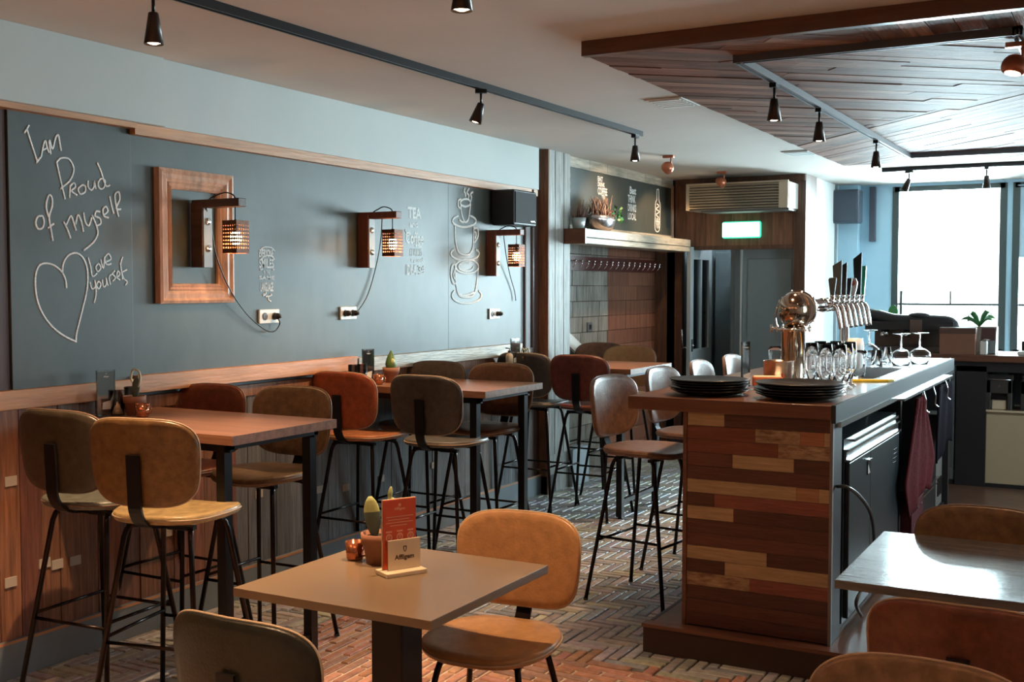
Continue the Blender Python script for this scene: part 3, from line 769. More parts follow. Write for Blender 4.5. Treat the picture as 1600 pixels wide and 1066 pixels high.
def perf(mb, o_, u, v, W, H, nx, ny, hr=.31):
    o_, u, v = Vector(o_), Vector(u), Vector(v); cw, ch = W / nx, H / ny; r = min(cw, ch) * hr
    for i in range(nx):
        for j in range(ny):
            c = o_ + u * (cw * (i + .5)) + v * (ch * (j + .5))
            outr = [(cw / 2, 0), (cw / 2, ch / 2), (0, ch / 2), (-cw / 2, ch / 2), (-cw / 2, 0), (-cw / 2, -ch / 2), (0, -ch / 2), (cw / 2, -ch / 2)]
            vs_ = [c + u * a + v * b for a, b in outr]
            if i in range(nx) and 0 < j < ny - 1:
                inn = [c + u * r * math.cos(k * PI / 4) + v * r * math.sin(k * PI / 4) for k in range(8)]
                mb.add(vs_ + inn, [(k, (k + 1) % 8, 8 + (k + 1) % 8, 8 + k) for k in range(8)])
            else: mb.add(vs_, [tuple(range(8))])
def wall_lamp(x, y, z, lab, k=1.0, cord=None, arm=.27):
    t = thing('wall_lamp', lab, 'wall lamp', (x, y, z), 0, 'wooden bracket lamps with perforated shades on the chalkboard wall')
    g = MB(); g.box(0, .075, -.035, .035, -.20, .11); g.build('bracket_post', DARKWOOD if k == 1 else RUSTWOOD, t, bevel=.003)
    g = MB(); g.box(.075, .079, -.028, .028, -.20, .085); g.build('back_plate', STEEL2, t)
    for dz in (.02, -.11):
        g = MB(); g.lathe([(0, .0), (.017, .0), (.017, .005), (.011, .008), (0, .009)], n=14, M=Matrix.Translation((.079, 0, dz)) @ Matrix.Rotation(R(90), 4, 'Y')); g.build('bolt', CHROME, t)
    g = MB(); g.box(0, arm, -.028, .028, .085, .125); g.build('arm', DARKWOOD if k == 1 else RUSTWOOD, t, bevel=.003)
    sx = arm - .045; zb, zt = -.135, .02; a, b = .043, .043
    g = MB()
    perf(g, (sx - a, -b, zb), (1, 0, 0), (0, 0, 1), 2 * a, zt - zb, 6, 9); perf(g, (sx - a, b, zb), (1, 0, 0), (0, 0, 1), 2 * a, zt - zb, 6, 9)
    perf(g, (sx - a, -b, zb), (0, 1, 0), (0, 0, 1), 2 * b, zt - zb, 6, 9); perf(g, (sx + a, -b, zb), (0, 1, 0), (0, 0, 1), 2 * b, zt - zb, 6, 9)
    g.box(sx - a, sx + a, -.004, .004, zt - .004, zt)
    sh = g.build('shade', RUST, t); s_ = sh.modifiers.new('t', 'SOLIDIFY'); s_.thickness = .0015
    g = MB(); g.ball((sx, 0, -.062), .029, 14, 9, sc3=(1, 1, 1.2)); g.build('bulb', BULB, t)
    g = MB(); g.lathe([(.012, -.04), (.012, .02), (.006, .025)], c=(sx, 0, 0), n=10); g.build('socket', BLACKM, t)
    g = MB(); g.tube(smooth_path([(sx, 0, .02), (sx, 0, .09), (sx - .005, .0, .135), (sx - .06, 0, .155), (.12, .0, .14), (.09, .0, .125), (.085, 0.02, .10)], 5), .0035, 6)
    g.build('cable', PLASTICB, t)
    point((x + sx, y, z - .105), 3.2); point((x + sx, y, z - .03), 1.0)
    return t
RUSTWOOD = mat('red_brown_bracket', (.20, .06, .032), .5, var=.4, vs_=5, stretch=(8, 8, 1))
STEEL2 = mat('dull_steel', (.20, .20, .195), .55, .4)
wall_lamp(-3.985, 4.06, 1.90, 'wooden bracket lamp with lit perforated shade inside the empty wooden frame', 1, arm=.30)
wall_lamp(-3.999, 5.42, 1.92, 'wooden bracket lamp with lit perforated shade left of the tea and coffee lettering', 2)
wall_lamp(-3.999, 6.93, 1.885, 'wooden bracket lamp with lit perforated shade under the wall speaker', 2)
# hanging cords and sockets
def cord(pts, lab, x):
    g = MB(); P = [onX(px, py, xx) for px, py, xx in pts]
    g.tube(smooth_path(P, 6), .0035, 6); return tag(g.build('lamp_cord', PLASTICB), lab, 'cord', 'lamp cords hanging down the chalkboard')
cord([(322, 325, -3.90), (330, 355, -3.94), (338, 400, -3.945), (358, 450, -3.95), (385, 490, -3.97), (412, 514, -3.975), (428, 518, -3.975), (437, 507, -3.97), (435, 498, -3.955)], 'black cord looping from the framed wall lamp to the left socket', 0)
cord([(597, 342, -3.90), (595, 375, -3.96), (588, 415, -3.985), (575, 460, -3.985), (560, 485, -3.985), (552, 492, -3.96)], 'black cord from the middle wall lamp to the middle socket', 0)
cord([(787, 368, -3.90), (791, 400, -3.96), (797, 430, -3.98), (804, 455, -3.985), (806, 470, -3.985)], 'thin black cord hanging below the far wall lamp', 0)
def sock(px0, px1, py0, py1, lab, plugs):
    a = onX(px0, py1, -4.0); b = onX(px1, py0, -4.0)
    t = thing('wall_socket', lab, 'socket', (-4.0, (a.y + b.y) / 2, (a.z + b.z) / 2), 0, 'sockets on the chalkboard')
    hy, hz = (b.y - a.y) / 2, (b.z - a.z) / 2
    g = MB(); g.box(0, .012, -hy, hy, -hz, hz); g.build('cover_plate', PLASTICW, t, bevel=.003)
    for s_ in (-1, 1):
        g = MB(); g.lathe([(.018, 0), (.020, .002), (.018, .003), (0, .001)], n=16, M=Matrix.Translation((.0125, s_ * hy * .48, 0)) @ Matrix.Rotation(R(90), 4, 'Y')); g.build('outlet', SEAL, t)
    for s_ in plugs:
        g = MB(); g.lathe([(.017, 0), (.017, .022), (.010, .04), (0, .042)], n=14, M=Matrix.Translation((.014, s_ * hy * .48, 0)) @ Matrix.Rotation(R(90), 4, 'Y')); g.build('plug', PLASTICB, t)
sock(403, 434, 483, 506, 'white double wall socket left of the others, below the small stencil', [1])
sock(530, 555, 479, 500, 'white double wall socket below the middle wall lamp', [-1, 1])
p = onX(920, 511, NX + .0)
t = thing('wall_socket', 'dark square socket on the grey blocks of the niche', 'socket', (NX + .001, p.y, p.z))
g = MB(); g.box(0, .012, -.05, .05, -.04, .04); g.build('cover_plate', SEAL, t, bevel=.002); g = MB(); g.box(.012, .015, -.02, .02, -.02, .02); g.build('outlet', BLACKM, t)
sock(763, 779, 482, 499, 'white wall socket below the cup drawing beside the far lamp', [1])
# speakers
t = thing('wall_speaker', 'black box speaker on the chalkboard above the far wall lamp', 'speaker', (-4.0, 7.12, 2.17))
g = MB(); g.box(.02, .20, -.18, .16, -.125, .125); g.build('cabinet', PLASTICB, t, bevel=.01)
g = MB(); g.box(.2, .207, -.165, .145, -.11, .11); g.build('grille', mat('speaker_cloth', (.02, .02, .022), .8), t)
g = MB(); g.box(.2071, .209, .06, .12, -.095, -.088); g.build('badge', STEEL, t)
g = MB(); g.box(0, .03, -.03, .03, -.05, .05); g.build('bracket', BLACKM, t)
t = thing('wall_speaker', 'dark grey speaker on the pale pillar left of the far window', 'speaker', (-2.56, YB - .12, 2.43))
g = MB(); g.box(-.145, .145, -.22, -.03, -.17, .17); g.build('cabinet', mat('slate_plastic', (.06, .08, .11), .4), t, bevel=.02, seg=3)
g = MB(); g.box(-.12, .12, -.228, -.22, -.15, .15); g.build('grille', mat('slate_grille', (.05, .065, .09), .6), t, bevel=.003)
g = MB(); g.box(-.03, .03, -.03, 0, -.04, .04); g.build('bracket', BLACKM, t)
# air unit
t = thing('air_unit', 'long slatted beige air unit high on the brown board wall', 'air conditioner', (-3.215, BY, 2.445))
g = MB(); g.box(-.485, .485, -.33, 0, -.115, .125, 0); o = g.build('housing', PALE_AC if 'PALE_AC' in globals() else mat('beige_metal', (.46, .40, .31), .4, .2), t, bevel=.004)
AC2 = mat('slat_metal', (.50, .42, .31), .35, .3)
for k in range(9):
    z = -.10 + k * .0255
    g = MB(); g.add([(-.46, -.352, z), (.40, -.352, z), (.40, -.332, z + .017), (-.46, -.332, z + .017), (-.46, -.349, z - .003), (.40, -.349, z - .003), (.40, -.331, z + .010), (-.46, -.331, z + .010)],
                    [(0, 1, 2, 3), (4, 7, 6, 5), (0, 4, 5, 1), (3, 2, 6, 7), (0, 3, 7, 4), (1, 5, 6, 2)]); g.build('slat', AC2, t)
g = MB(); g.box(-.46, .40, -.3305, -.33, -.11, .12); g.build('gap_shade', BLACKM, t)  # black sheet: shade of the gaps behind the slats put into colour
g = MB(); g.box(-.485, -.46, -.355, -.33, -.115, .125); g.box(.40, .485, -.355, -.33, -.115, .125); g.box(-.485, .485, -.355, -.33, .12, .135); g.build('front_frame', AC2, t)
g = MB(); g.box(.486, .49, -.33, -.02, -.11, .12); g.build('end_panel', PLASTICW, t)
g = MB(); g.box(-.35, .48, -.30, -.05, -.135, -.118); g.build('drip_tray', STEEL2, t)
# exit sign
t = thing('exit_sign', 'glowing white emergency exit light with a green rim on the board wall', 'exit sign', (-3.26, BY, 2.155))
g = MB(); g.box(-.19, .19, -.05, 0, -.08, .08); g.build('housing', EXITG, t, bevel=.02, seg=3)
g = MB(); g.box(-.18, .18, -.058, -.05, -.068, .068); g.build('lit_face', EXITW, t, bevel=.004)

# ================================================================== SEATING
def superell(a, rx, ry, e): 
    c, s = math.cos(a), math.sin(a)
    return (rx * math.copysign(abs(c) ** (2 / e), c), ry * math.copysign(abs(s) ** (2 / e), s))
def pad(rx, ry, e, thick, surf, nseg=44, rings=7, shape=None):
    """cushion shell: closed mesh from a superellipse outline carried by surf(u,v,offset)"""
    vs = []; fs = []
    prof = []
    for i in range(rings + 1):
        q = i / rings; prof.append((q * .965, thick * (1 - .12 * q ** 3) / 2))
    prof += [(.992, thick * .30), (1.0, 0.0), (.992, -thick * .30)]
    prof += [(p[0], -p[1]) for p in reversed(prof[:rings + 1])]
    for (q, o_) in prof[1:-1]:
        for j in range(nseg):
            x, y = superell(2 * PI * j / nseg, rx, ry, e)
            if shape: x, y = shape(x, y)
            vs.append(surf(x * q, y * q, o_))
    k = len(prof) - 2
    for i in range(k - 1):
        for j in range(nseg): fs.append((i * nseg + j, (i + 1) * nseg + j, (i + 1) * nseg + (j + 1) % nseg, i * nseg + (j + 1) % nseg))
    vs.append(surf(0, 0, thick / 2)); vs.append(surf(0, 0, -thick / 2))
    for j in range(nseg):
        fs.append((j, (j + 1) % nseg, len(vs) - 2)); fs.append(((k - 1) * nseg + (j + 1) % nseg, (k - 1) * nseg + j, len(vs) - 1))
    return vs, fs
def rim(rx, ry, e, surf, n=56, shape=None, q=1.0):
    out = []
    for j in range(n):
        x, y = superell(2 * PI * j / n, rx, ry, e)
        if shape: x, y = shape(x, y)
        out.append(surf(x * q, y * q, 0))
    return out
MESHC = {}
def make_seat(sh, lea, pip, label, loc, rotz, high, group, seatmat=None):
    """sh = seat height; local +Y is the front"""
    name = 'bar_stool' if high else 'dining_chair'
    t = thing(name, label, 'stool' if high else 'chair', loc, rotz, group)
    def surf_s(x, y, o_):   # saddle: sides rise, front edge rolls down
        z = .22 * x * x - (.9 * max(0, y - .10) ** 2) + .55 * max(0, -y - .08) ** 2
        return (x, y, sh + z + o_)
    shp_s = lambda x, y: (x * (1 - .10 * (y < 0) * (-y / .2)), y)
    key = ('geo', high)
    if key not in MESHC:
        D = {}
        v, f = pad(.215, .205, 3.0, .036, surf_s, shape=shp_s); g = MB(); g.add(v, f, 0, smooth=True); D['seat'] = g
        g = MB(); g.tube(rim(.215, .205, 3.0, surf_s, shape=shp_s, q=1.003), .0032, 5, closed=True); D['sp'] = g
        zc = sh + .219
        def surf_b(x, y, o_):
            d = -.235 + .95 * x * x - .10 * y      # wraps forward at the sides, leans back at the top
            return (x, d + o_ , zc + y)
        shp_b = lambda x, y: (x * (1 + .05 * (y / .165)), y)
        v, f = pad(.222, .158, 3.6, .030, surf_b, shape=shp_b); g = MB(); g.add(v, [tuple(reversed(q)) for q in f], 0, smooth=True); D['back'] = g
        g = MB(); g.tube(rim(.222, .158, 3.6, surf_b, shape=shp_b, q=1.003), .0034, 5, closed=True); D['bp'] = g
        # flat steel strap carrying the backrest
        g = MB(); pth = smooth_path([(0, .02, sh - .028), (0, -.12, sh - .028), (0, -.205, sh - .010), (0, -.248, sh + .045), (0, -.255, sh + .12), (0, -.262, sh + .25)], 4); n = len(pth); vs_ = []
        for i, p in enumerate(pth):
            a = pth[max(i - 1, 0)]; b = pth[min(i + 1, n - 1)]; tt = (b - a).normalized(); nn = Vector((0, tt.z, -tt.y))
            for sx in (-.027, .027):
                for s_ in (-.004, .004): vs_.append(p + Vector((sx, 0, 0)) + nn * s_)
        fs_ = []
        for i in range(n - 1):
            a, b = i * 4, i * 4 + 4
            fs_ += [(a, b, b + 1, a + 1), (a + 2, a + 3, b + 3, b + 2), (a, a + 2, b + 2, b), (a + 1, b + 1, b + 3, a + 3)]
        fs_ += [(0, 1, 3, 2), (n * 4 - 4, n * 4 - 2, n * 4 - 1, n * 4 - 3)]
        g.add(vs_, fs_); D['strap'] = g
        D['legs'] = []
        fo = .225 if high else .21; r = .0105
        for sx in (-1, 1):
            for sy in (-1, 1):
                top = (sx * .115, sy * .10, sh - .035); bend = (sx * .135, sy * .118, sh - .05)
                g = MB(); P = smooth_path([(sx * .03, sy * .10, sh - .033), top, bend], 5)[:-1] + [Vector((sx * .14, sy * .124, sh - .075)), Vector((sx * fo, sy * fo, .006))]
                g.tube(P, r, 8); g.lathe([(.0125, 0), (.0125, .012)], c=(sx * fo, sy * fo, 0), n=8, mi=1); D['legs'].append(g)
        D['uf'] = []
        for ya in (-.11, .085): D['uf'].append(MB().box(-.14, .14, ya, ya + .025, sh - .038, sh - .024))
        D['bars'] = []
        if high:
            hz = .31; k = (sh - .06 - hz) / (sh - .06); w_ = .125 + (fo - .125) * k
            for P in ([(-w_, w_, hz), (w_, w_, hz)], [(-w_, -w_, hz), (w_, -w_, hz)], [(-w_, -w_, hz + .02), (-w_, w_, hz + .02)], [(w_, -w_, hz + .02), (w_, w_, hz + .02)]):
                g = MB(); g.tube(P, .007, 8); D['bars'].append(g)
        MESHC[key] = D
    D = MESHC[key]
    s = D['seat'].build('seat', seatmat or lea, t); D['sp'].build('piping', pip, s)
    b = D['back'].build('backrest', lea, t); D['bp'].build('piping', pip, b)
    D['strap'].build('back_strap', BLACKM, t)
    for l in D['legs']: l.build('leg', [TUBE, PLASTICB], t)
    for l in D['uf']: l.build('seat_frame', BLACKM, t)
    for l in D['bars']: l.build('footrest_bar', TUBE, t)
    return t
SH = .765
G1 = 'bar stools around the high tables'
F, Bk = 0, PI      # facing away from the viewer (+Y) / towards the viewer (-Y)
SEATM = {'ochre_leather': leather('lit_ochre_leather', (.42, .30, .14)), 'dark_olive_leather': leather('lit_olive_leather', (.16, .17, .145)),  # brighter seat leathers, light of the spots above put into the colour
         'orange_red_leather': leather('lit_orange_leather', (.50, .19, .08)), 'charcoal_leather': leather('lit_charcoal_leather', (.15, .14, .125))}
hs = [
 (-3.56, 3.10, F + R(4), L_OLIVE, PIPED, 'dark olive bar stool seen from behind, farthest left at the nearest high table'),
 (-3.10, 3.04, F + R(12), L_OCHRE, PIPING, 'ochre leather bar stool seen from behind at the nearest high table'),
 (-3.81, 3.76, Bk, L_RED, PIPED, 'red-brown bar stool against the wall on the far side of the nearest high table'),
 (-3.38, 3.85, Bk + R(2), L_TAN, PIPED, 'olive-tan bar stool facing the viewer across the nearest high table'),
 (-3.79, 5.16, F, L_ORANGE, PIPING, 'bright orange-red bar stool at the middle high table'),
 (-3.25, 5.16, F, L_CHAR, PIPING, 'charcoal bar stool with grey seat seen from behind at the middle high table'),
 (-3.78, 5.69, Bk, L_GREY, PIPED, 'grey-brown bar stool nearest the wall on the far side of the middle high table'),
 (-3.33, 5.72, Bk, L_BROWN, PIPING, 'brown bar stool with light piping on the far side of the middle high table'),
 (-3.76, 7.22, F, L_CHAR, PIPING, 'charcoal bar stool with pale edge beside the timber post'),
 (-3.31, 7.18, F, L_DRED, PIPED, 'dark red bar stool seen from behind at the far high table'),
 (-3.86, 8.34, Bk, L_BROWN, PIPED, 'brown bar stool showing just its top behind the far high table, beside the post'),
 (-3.46, 8.03, Bk, L_COGNAC, PIPED, 'tan bar stool behind the far high table in front of the niche'),
]
for x, y, rz, le, pi_, lab in hs: make_seat(SH, le, pi_, lab, (x, y, 0), rz, True, G1, SEATM.get(le.name))
G2 = 'bar stools along the left side of the bar'
for i, (y, rz, lab) in enumerate([(5.37, -98, 'saddle-brown bar stool with shiny backrest, nearest along the bar'), (6.10, -94, 'second brown bar stool along the bar, half behind the black plates'),
                   (6.80, -88, 'third bar stool along the bar, its shiny back above the black plates'), (7.46, -90, 'farthest bar stool along the bar, behind the clear card holder')]):
    make_seat(SH, L_SADDLE, PIPED, lab, (-2.16, y, 0), R(rz), True, G2)
make_seat(.465, L_COGNAC, PIPING, 'tan leather dining chair facing the viewer at the taupe square table', (-1.765, 3.09, 0), Bk + R(5), False, None)
make_seat(.465, L_BLACKG, PIPING, 'greenish-black dining chair back at the bottom left, before the taupe table', (-1.80, 2.17, 0), F + R(0), False, None)
make_seat(.465, L_RUST, PIPING, 'rust-red dining chair back in front of the grey table at lower right', (-.34, 3.09, 0), F, False, None)
make_seat(.465, L_TAN, PIPING, 'olive-tan dining chair top at the bottom right edge of the picture', (-.35, 2.14, 0), Bk, False, None)
make_seat(.465, L_OCHRE, PIPED, 'brown dining chair behind the grey table at the right edge', (-.42, 3.93, 0), Bk, False, None)

# ================================================================== TABLES
TZ = 1.045
def high_table(x0, x1, y0, y1, lab):
    t = thing('high_table', lab, 'table', ((x0 + x1) / 2, (y0 + y1) / 2, 0), 0, 'high wooden tables along the chalkboard wall')
    a, b = (x1 - x0) / 2, (y1 - y0) / 2
    g = MB(); n = 7
    for k in range(n): g.box(-a, a, -b + 2 * b * k / n, -b + 2 * b * (k + 1) / n - .0006, TZ - .036, TZ)
    g.build('tabletop', TABLEWOOD, t)
    g = MB(); g.box(-a + .1, a - .06, -b + .05, -b + .075, TZ - .072, TZ - .037); g.box(-a + .1, a - .06, b - .075, b - .05, TZ - .072, TZ - .037); g.box(a - .10, a - .06, -b + .05, b - .05, TZ - .062, TZ - .037); g.box(-a + .1, -a + .14, -b + .05, b - .05, TZ - .062, TZ - .037); g.build('table_frame', BLACKM, t)
    for sx in (1,):
        for sy in (-1, 1):
            cx = a - .10 if sx > 0 else -a + .13; cy = sy * (b - .06)
            g = MB(); g.box(cx - .021, cx + .021, cy - .021, cy + .021, .012, TZ - .037); g.lathe([(.018, 0), (.018, .006), (.006, .008), (.006, .014)], c=(cx, cy, 0), n=10); g.build('leg', BLACKM, t)
    g = MB(); cx = a - .10; g.box(cx - .015, cx + .015, -b + .07, b - .07, .10, .13); g.build('stretcher', BLACKM, t)
high_table(-3.97, -2.93, 3.16, 3.79, 'nearest high wooden table on black square legs under the framed lamp')
high_table(-3.96, -3.01, 5.18, 5.85, 'middle high wooden table on black legs below the coffee lettering')
high_table(-3.90, -2.97, 7.08, 7.86, 'far high wooden table beside the timber post')
def low_table(x0, x1, y0, y1, m, lab, edge=None):
    t = thing('square_table', lab, 'table', ((x0 + x1) / 2, (y0 + y1) / 2, 0))
    a, b = (x1 - x0) / 2, (y1 - y0) / 2
    g = MB(); g.box(-a, a, -b, b, .714, .74); g.build('tabletop', m, t, bevel=.002)
    g = MB(); g.box(-.055, .055, -.055, .055, .02, .70); g.build('column', mat('black_steel_column', (.012, .012, .012), .5, .3), t, bevel=.004)
    g = MB(); g.box(-.2, .2, -.2, .2, .70, .714); g.build('mounting_plate', BLACKM, t)
    g = MB(); g.box(-.21, .21, -.21, .21, 0, .02); g.build('base_plate', BLACKM, t, bevel=.004)
low_table(-2.24, -1.565, 2.41, 3.08, LAMINATE, 'taupe square dining table on a black column in the foreground')
low_table(-.745, -.06, 3.33, 4.09, GREYTOP, 'grey wood dining table at lower right with a bright window reflection')

# ================================================================== TABLE DECOR
def cup_copper(x, y, z, lab):
    t = thing('tealight_holder', lab, 'candle holder', (x, y, z), 0, 'copper glass tealight holders')
    g = MB(); g.lathe([(0, .002), (.024, .002), (.027, .006), (.031, .058), (.0295, .058), (.0255, .008), (0, .006)], n=18); g.build('cup', CUPC, t)
    g = MB(); g.lathe([(0, .008), (.019, .008), (.019, .022), (0, .023)], n=14); g.build('tealight', CANDLE, t)
    g = MB(); g.tube(smooth_path([(.03, 0, .05), (.045, .004, .045), (.045, .004, .02), (.028, 0, .014)], 4), .003, 6); g.build('handle', CUPC, t)
def glass_jar(x, y, z, lab, r=.03, h=.11, fill=.6):
    t = thing('candle_glass', lab, 'candle glass', (x, y, z), 0, 'tall candle glasses')
    g = MB(); g.lathe([(0, .001), (r, .001), (r, h), (r - .0025, h), (r - .0025, .007), (0, .007)], n=20); g.build('glass', GLASS, t)
    g = MB(); g.lathe([(0, .009), (r - .006, .009), (r - .006, h * fill), (0, h * fill + .002)], n=16); g.build('candle', CANDLE, t)
def pot(x, y, z, lab, kind, s=1.0):
    t = thing('potted_cactus', lab, 'potted plant', (x, y, z), 0)
    g = MB(); g.lathe([(0, 0), (.033 * s, 0), (.042 * s, .055 * s), (.047 * s, .055 * s), (.049 * s, .085 * s), (.043 * s, .085 * s), (.041 * s, .072 * s), (0, .072 * s)], n=24); g.build('pot', TERRA, t)
    g = MB(); g.lathe([(0, .076 * s), (.040 * s, .074 * s)], n=20); g.build('soil', SOIL, t)
    zt = .07 * s
    def paddle(cx, cz, w_, h_, tilt, m, name='cactus_pad', yy=0, m2=None):
        M = Matrix.Translation((cx, yy, cz)) @ Matrix.Rotation(tilt, 4, 'Y') @ Matrix.Rotation(R(12), 4, 'Z')
        g = MB(); n = 20; rings = []
        vs_ = []; fs_ = []
        for i in range(9):
            q = i / 8; zz = q * h_; ww = w_ * math.sin(PI * min(1, (q * .92 + .06))) ** .6 * (.62 + .38 * q) ; th = .010 * math.sin(PI * min(.97, q + .05)) ** .5
            for j in range(n):
                a = 2 * PI * j / n; vs_.append(M @ Vector((ww * math.cos(a), th * math.sin(a), zz)))
        for i in range(8):
            for j in range(n): fs_.append((i * n + j, i * n + (j + 1) % n, (i + 1) * n + (j + 1) % n, (i + 1) * n + j))
        fs_ += [tuple(range(n - 1, -1, -1)), tuple(8 * n + j for j in range(n))]
        g.add(vs_, fs_[:5 * n], 0, smooth=True); b0 = 0
        g2_ = MB(); g2_.add(vs_, fs_[5 * n:], 0, smooth=True)
        g.add(vs_, fs_[5 * n:], 1, smooth=True)
        g.build(name, [m, m2 or m], t)
    if kind == 'two':
        paddle(-.012, zt, .034, .13, R(-8), CACTUS3, m2=CACTUS2); paddle(.014, zt, .027, .135, R(16), CACTUS3, yy=.01, m2=CACTUS2); paddle(.036, zt + .115, .009, .05, R(8), CACTUS2, yy=.01)
    elif kind == 'hook':
        paddle(0, zt, .024, .10, R(10), CACTUS3)
        g = MB(); g.tube(smooth_path([(.0, 0, zt), (.004, 0, zt + .05), (-.02, 0, zt + .09), (-.005, 0, zt + .13), (.03, 0, zt + .12), (.035, 0, zt + .08), (.02, 0, zt + .05)], 5), .0045, 8); g.build('cactus_stem', mat('pale_cactus_rim', (.55, .56, .40), .5), t)
    elif kind == 'column':
        g = MB(); rr = [.020, .027, .030, .028, .024, .018, .010, .003]
        prof_ = [(r_, zt + i * .0165) for i, r_ in enumerate(rr)]
        n = 20; vs_ = []; fs_ = []
        for r_, z_ in prof_:
            for j in range(n):
                q = r_ * (1 + .16 * (j % 2)); a = 2 * PI * j / n; vs_.append((q * math.cos(a), q * math.sin(a), z_))
        for i in range(len(prof_) - 1):
            for j in range(n): fs_.append((i * n + j, i * n + (j + 1) % n, (i + 1) * n + (j + 1) % n, (i + 1) * n + j))
        g.add(vs_, fs_, 0, smooth=True); g.build('cactus_body', CACTUS, t)
        g = MB(); g.ball((.016, -.01, zt + .05), .016, 10, 6, sc3=(1, 1, 1.3)); g.ball((-.018, 0, zt + .03), .013, 10, 6, sc3=(1, 1, 1.5)); g.build('cactus_offset', CACTUS2, t)
    else:
        for k in range(3):
            g = MB(); g.tube(smooth_path([((k - 1) * .012, 0, zt), ((k - 1) * .03, 0, zt + .04), ((k - 1) * .022, 0, zt + .07), ((k - 1) * .006, 0, zt + .05)], 5), .0045, 7); g.build('cactus_stem', mat('pale_cactus_rim', (.55, .56, .40), .5), t)
    return t
def acryl(x, y, z, rz, lab, w_=.085, h=.20, logo=True):
    t = thing('menu_stand', lab, 'menu stand', (x, y, z), rz, 'clear card stands')
    g = MB(); g.box(-w_ / 2 - .01, w_ / 2 + .01, -.035, .035, 0, .006); g.build('base', ACRYL, t, bevel=.001)
    g = MB(); g.box(-w_ / 2, w_ / 2, -.004, -.001, .006, h); g.box(-w_ / 2, w_ / 2, .001, .004, .006, h); g.box(-w_ / 2, -w_ / 2 + .0025, -.0055, .0055, .006, h); g.box(w_ / 2 - .0025, w_ / 2, -.0055, .0055, .006, h); g.box(-w_ / 2, w_ / 2, -.0055, .0055, h - .0025, h, 0); g.build('holder', ACRYL, t)
    g = MB(); g.box(-w_ / 2 + .003, w_ / 2 - .003, -.0008, .0008, .01, h - .006); c_ = g.build('menu_card', mat('grey_green_card', (.10, .13, .13), .5), t)
    g = MB(); M = Matrix(((1, 0, 0, -.013), (0, 0, -1, -.0063), (0, 1, 0, h - .033), (0, 0, 0, 1)))
    g.add([M @ Vector(p) for p in [(.010, .016, 0), (.016, .016, 0), (.013, .021, 0)]], [(0, 1, 2)])
    g.text('Affligem', M, w=.026, h=.009)
    g.build('print', PLASTICW, t)
    g = MB(); g.add([(-.02, -.0063, .03), (.02, -.0063, .03), (.026, -.0063, .07), (-.018, -.0063, .06)], [(0, 1, 2, 3)]); g.build('printed_picture', PLASTICW, t)
def pos(px, X, base): p = onX(px, base, X); return p.y
# nearest high table
acryl(-3.88, pos(164, 600, -3.88) if False else onX(165, 600, -3.88).y, TZ, R(78), 'clear card stand on the nearest high table')
glass_jar(-3.86, onX(183, 600, -3.86).y, TZ, 'tall candle glass on the nearest high table, beside the card stand', .03, .11, .3)
glass_jar(-3.90, onX(196, 600, -3.90).y + .03, TZ, 'second candle glass on the nearest high table, behind the cactus pot', .03, .115, .3)
pot(-3.80, onX(210, 600, -3.80).y, TZ, 'hook-shaped cactus in a terracotta pot on the nearest high table', 'hook')
cup_copper(-3.72, onX(222, 620, -3.72).y, TZ, 'copper tealight holder on the nearest high table')
# middle high table
acryl(-3.90, onX(567, 560, -3.90).y + .05, TZ, R(75), 'clear card stand on the middle high table behind two candle glasses')
glass_jar(-3.86, onX(552, 570, -3.86).y, TZ, 'tall candle glass on the middle high table, left of its pair', .03, .12, .3)
glass_jar(-3.80, onX(565, 570, -3.80).y, TZ, 'cream-filled candle glass on the middle high table, right of its pair', .03, .125, .6)
cup_copper(-3.78, onX(591, 585, -3.78).y, TZ, 'copper tealight holder on the middle high table')
pot(-3.80, onX(611, 580, -3.80).y, TZ, 'ribbed green cactus in a terracotta pot on the middle high table', 'column', 1.05)
# far high table
t = thing('soap_bottle', 'small pale pump bottle on the far high table beside the clear card stand', 'bottle', (-3.82, onX(796, 545, -3.82).y, TZ))
g = MB(); g.lathe([(0, 0), (.026, 0), (.027, .075), (.020, .092), (.009, .096), (.009, .105)], n=16); g.build('bottle', PAPERC, t)
g = MB(); g.tube([(0, 0, .105), (0, 0, .13), (-.03, 0, .132)], .004, 8); g.lathe([(.011, .1), (.011, .115)], n=10); g.build('pump', PLASTICB, t)
acryl(-3.80, onX(805, 545, -3.80).y, TZ, R(70), 'clear card stand on the far high table')
pot(-3.74, onX(821, 545, -3.74).y, TZ, 'small curly cactus in a brown pot on the far high table', 'curl', .85)
# foreground table: card holder, pot, copper cup, candle glass
mh = thing('menu_holder', 'cream wooden card holder with an orange-red menu on the taupe table', 'menu holder', (-1.915, 2.782, .74), R(62)); mh.scale = (1.1, 1.1, 1.1)
g = MB(); g.box(-.062, .062, -.042, .030, 0, .012); g.build('base', PAPERC, mh, bevel=.002)
g = MB(); g.box(-.052, .052, .006, .010, .012, .205); g.build('back_board', PAPERC, mh, bevel=.001)
g = MB(); g.box(-.050, .050, .002, .0055, .014, .203)
mc = g.build('menu_card', PAPERO, mh)
g = MB(); M = Matrix(((1, 0, 0, 0), (0, 0, -1, .0015), (0, 1, 0, 0), (0, 0, 0, 1)))
def T3(mb, s, x, z, w_, h): mb.text(s, M @ Matrix.Translation((x, z, 0)), w=w_, h=h)
T3(g, 'Affligem', -.017, .172, .034, .010)
g.add([M @ Vector(p) for p in [(-.004, .184, 0), (.004, .184, 0), (.004, .190, 0), (0, .193, 0), (-.004, .190, 0)]], [(0, 1, 2, 3, 4)])
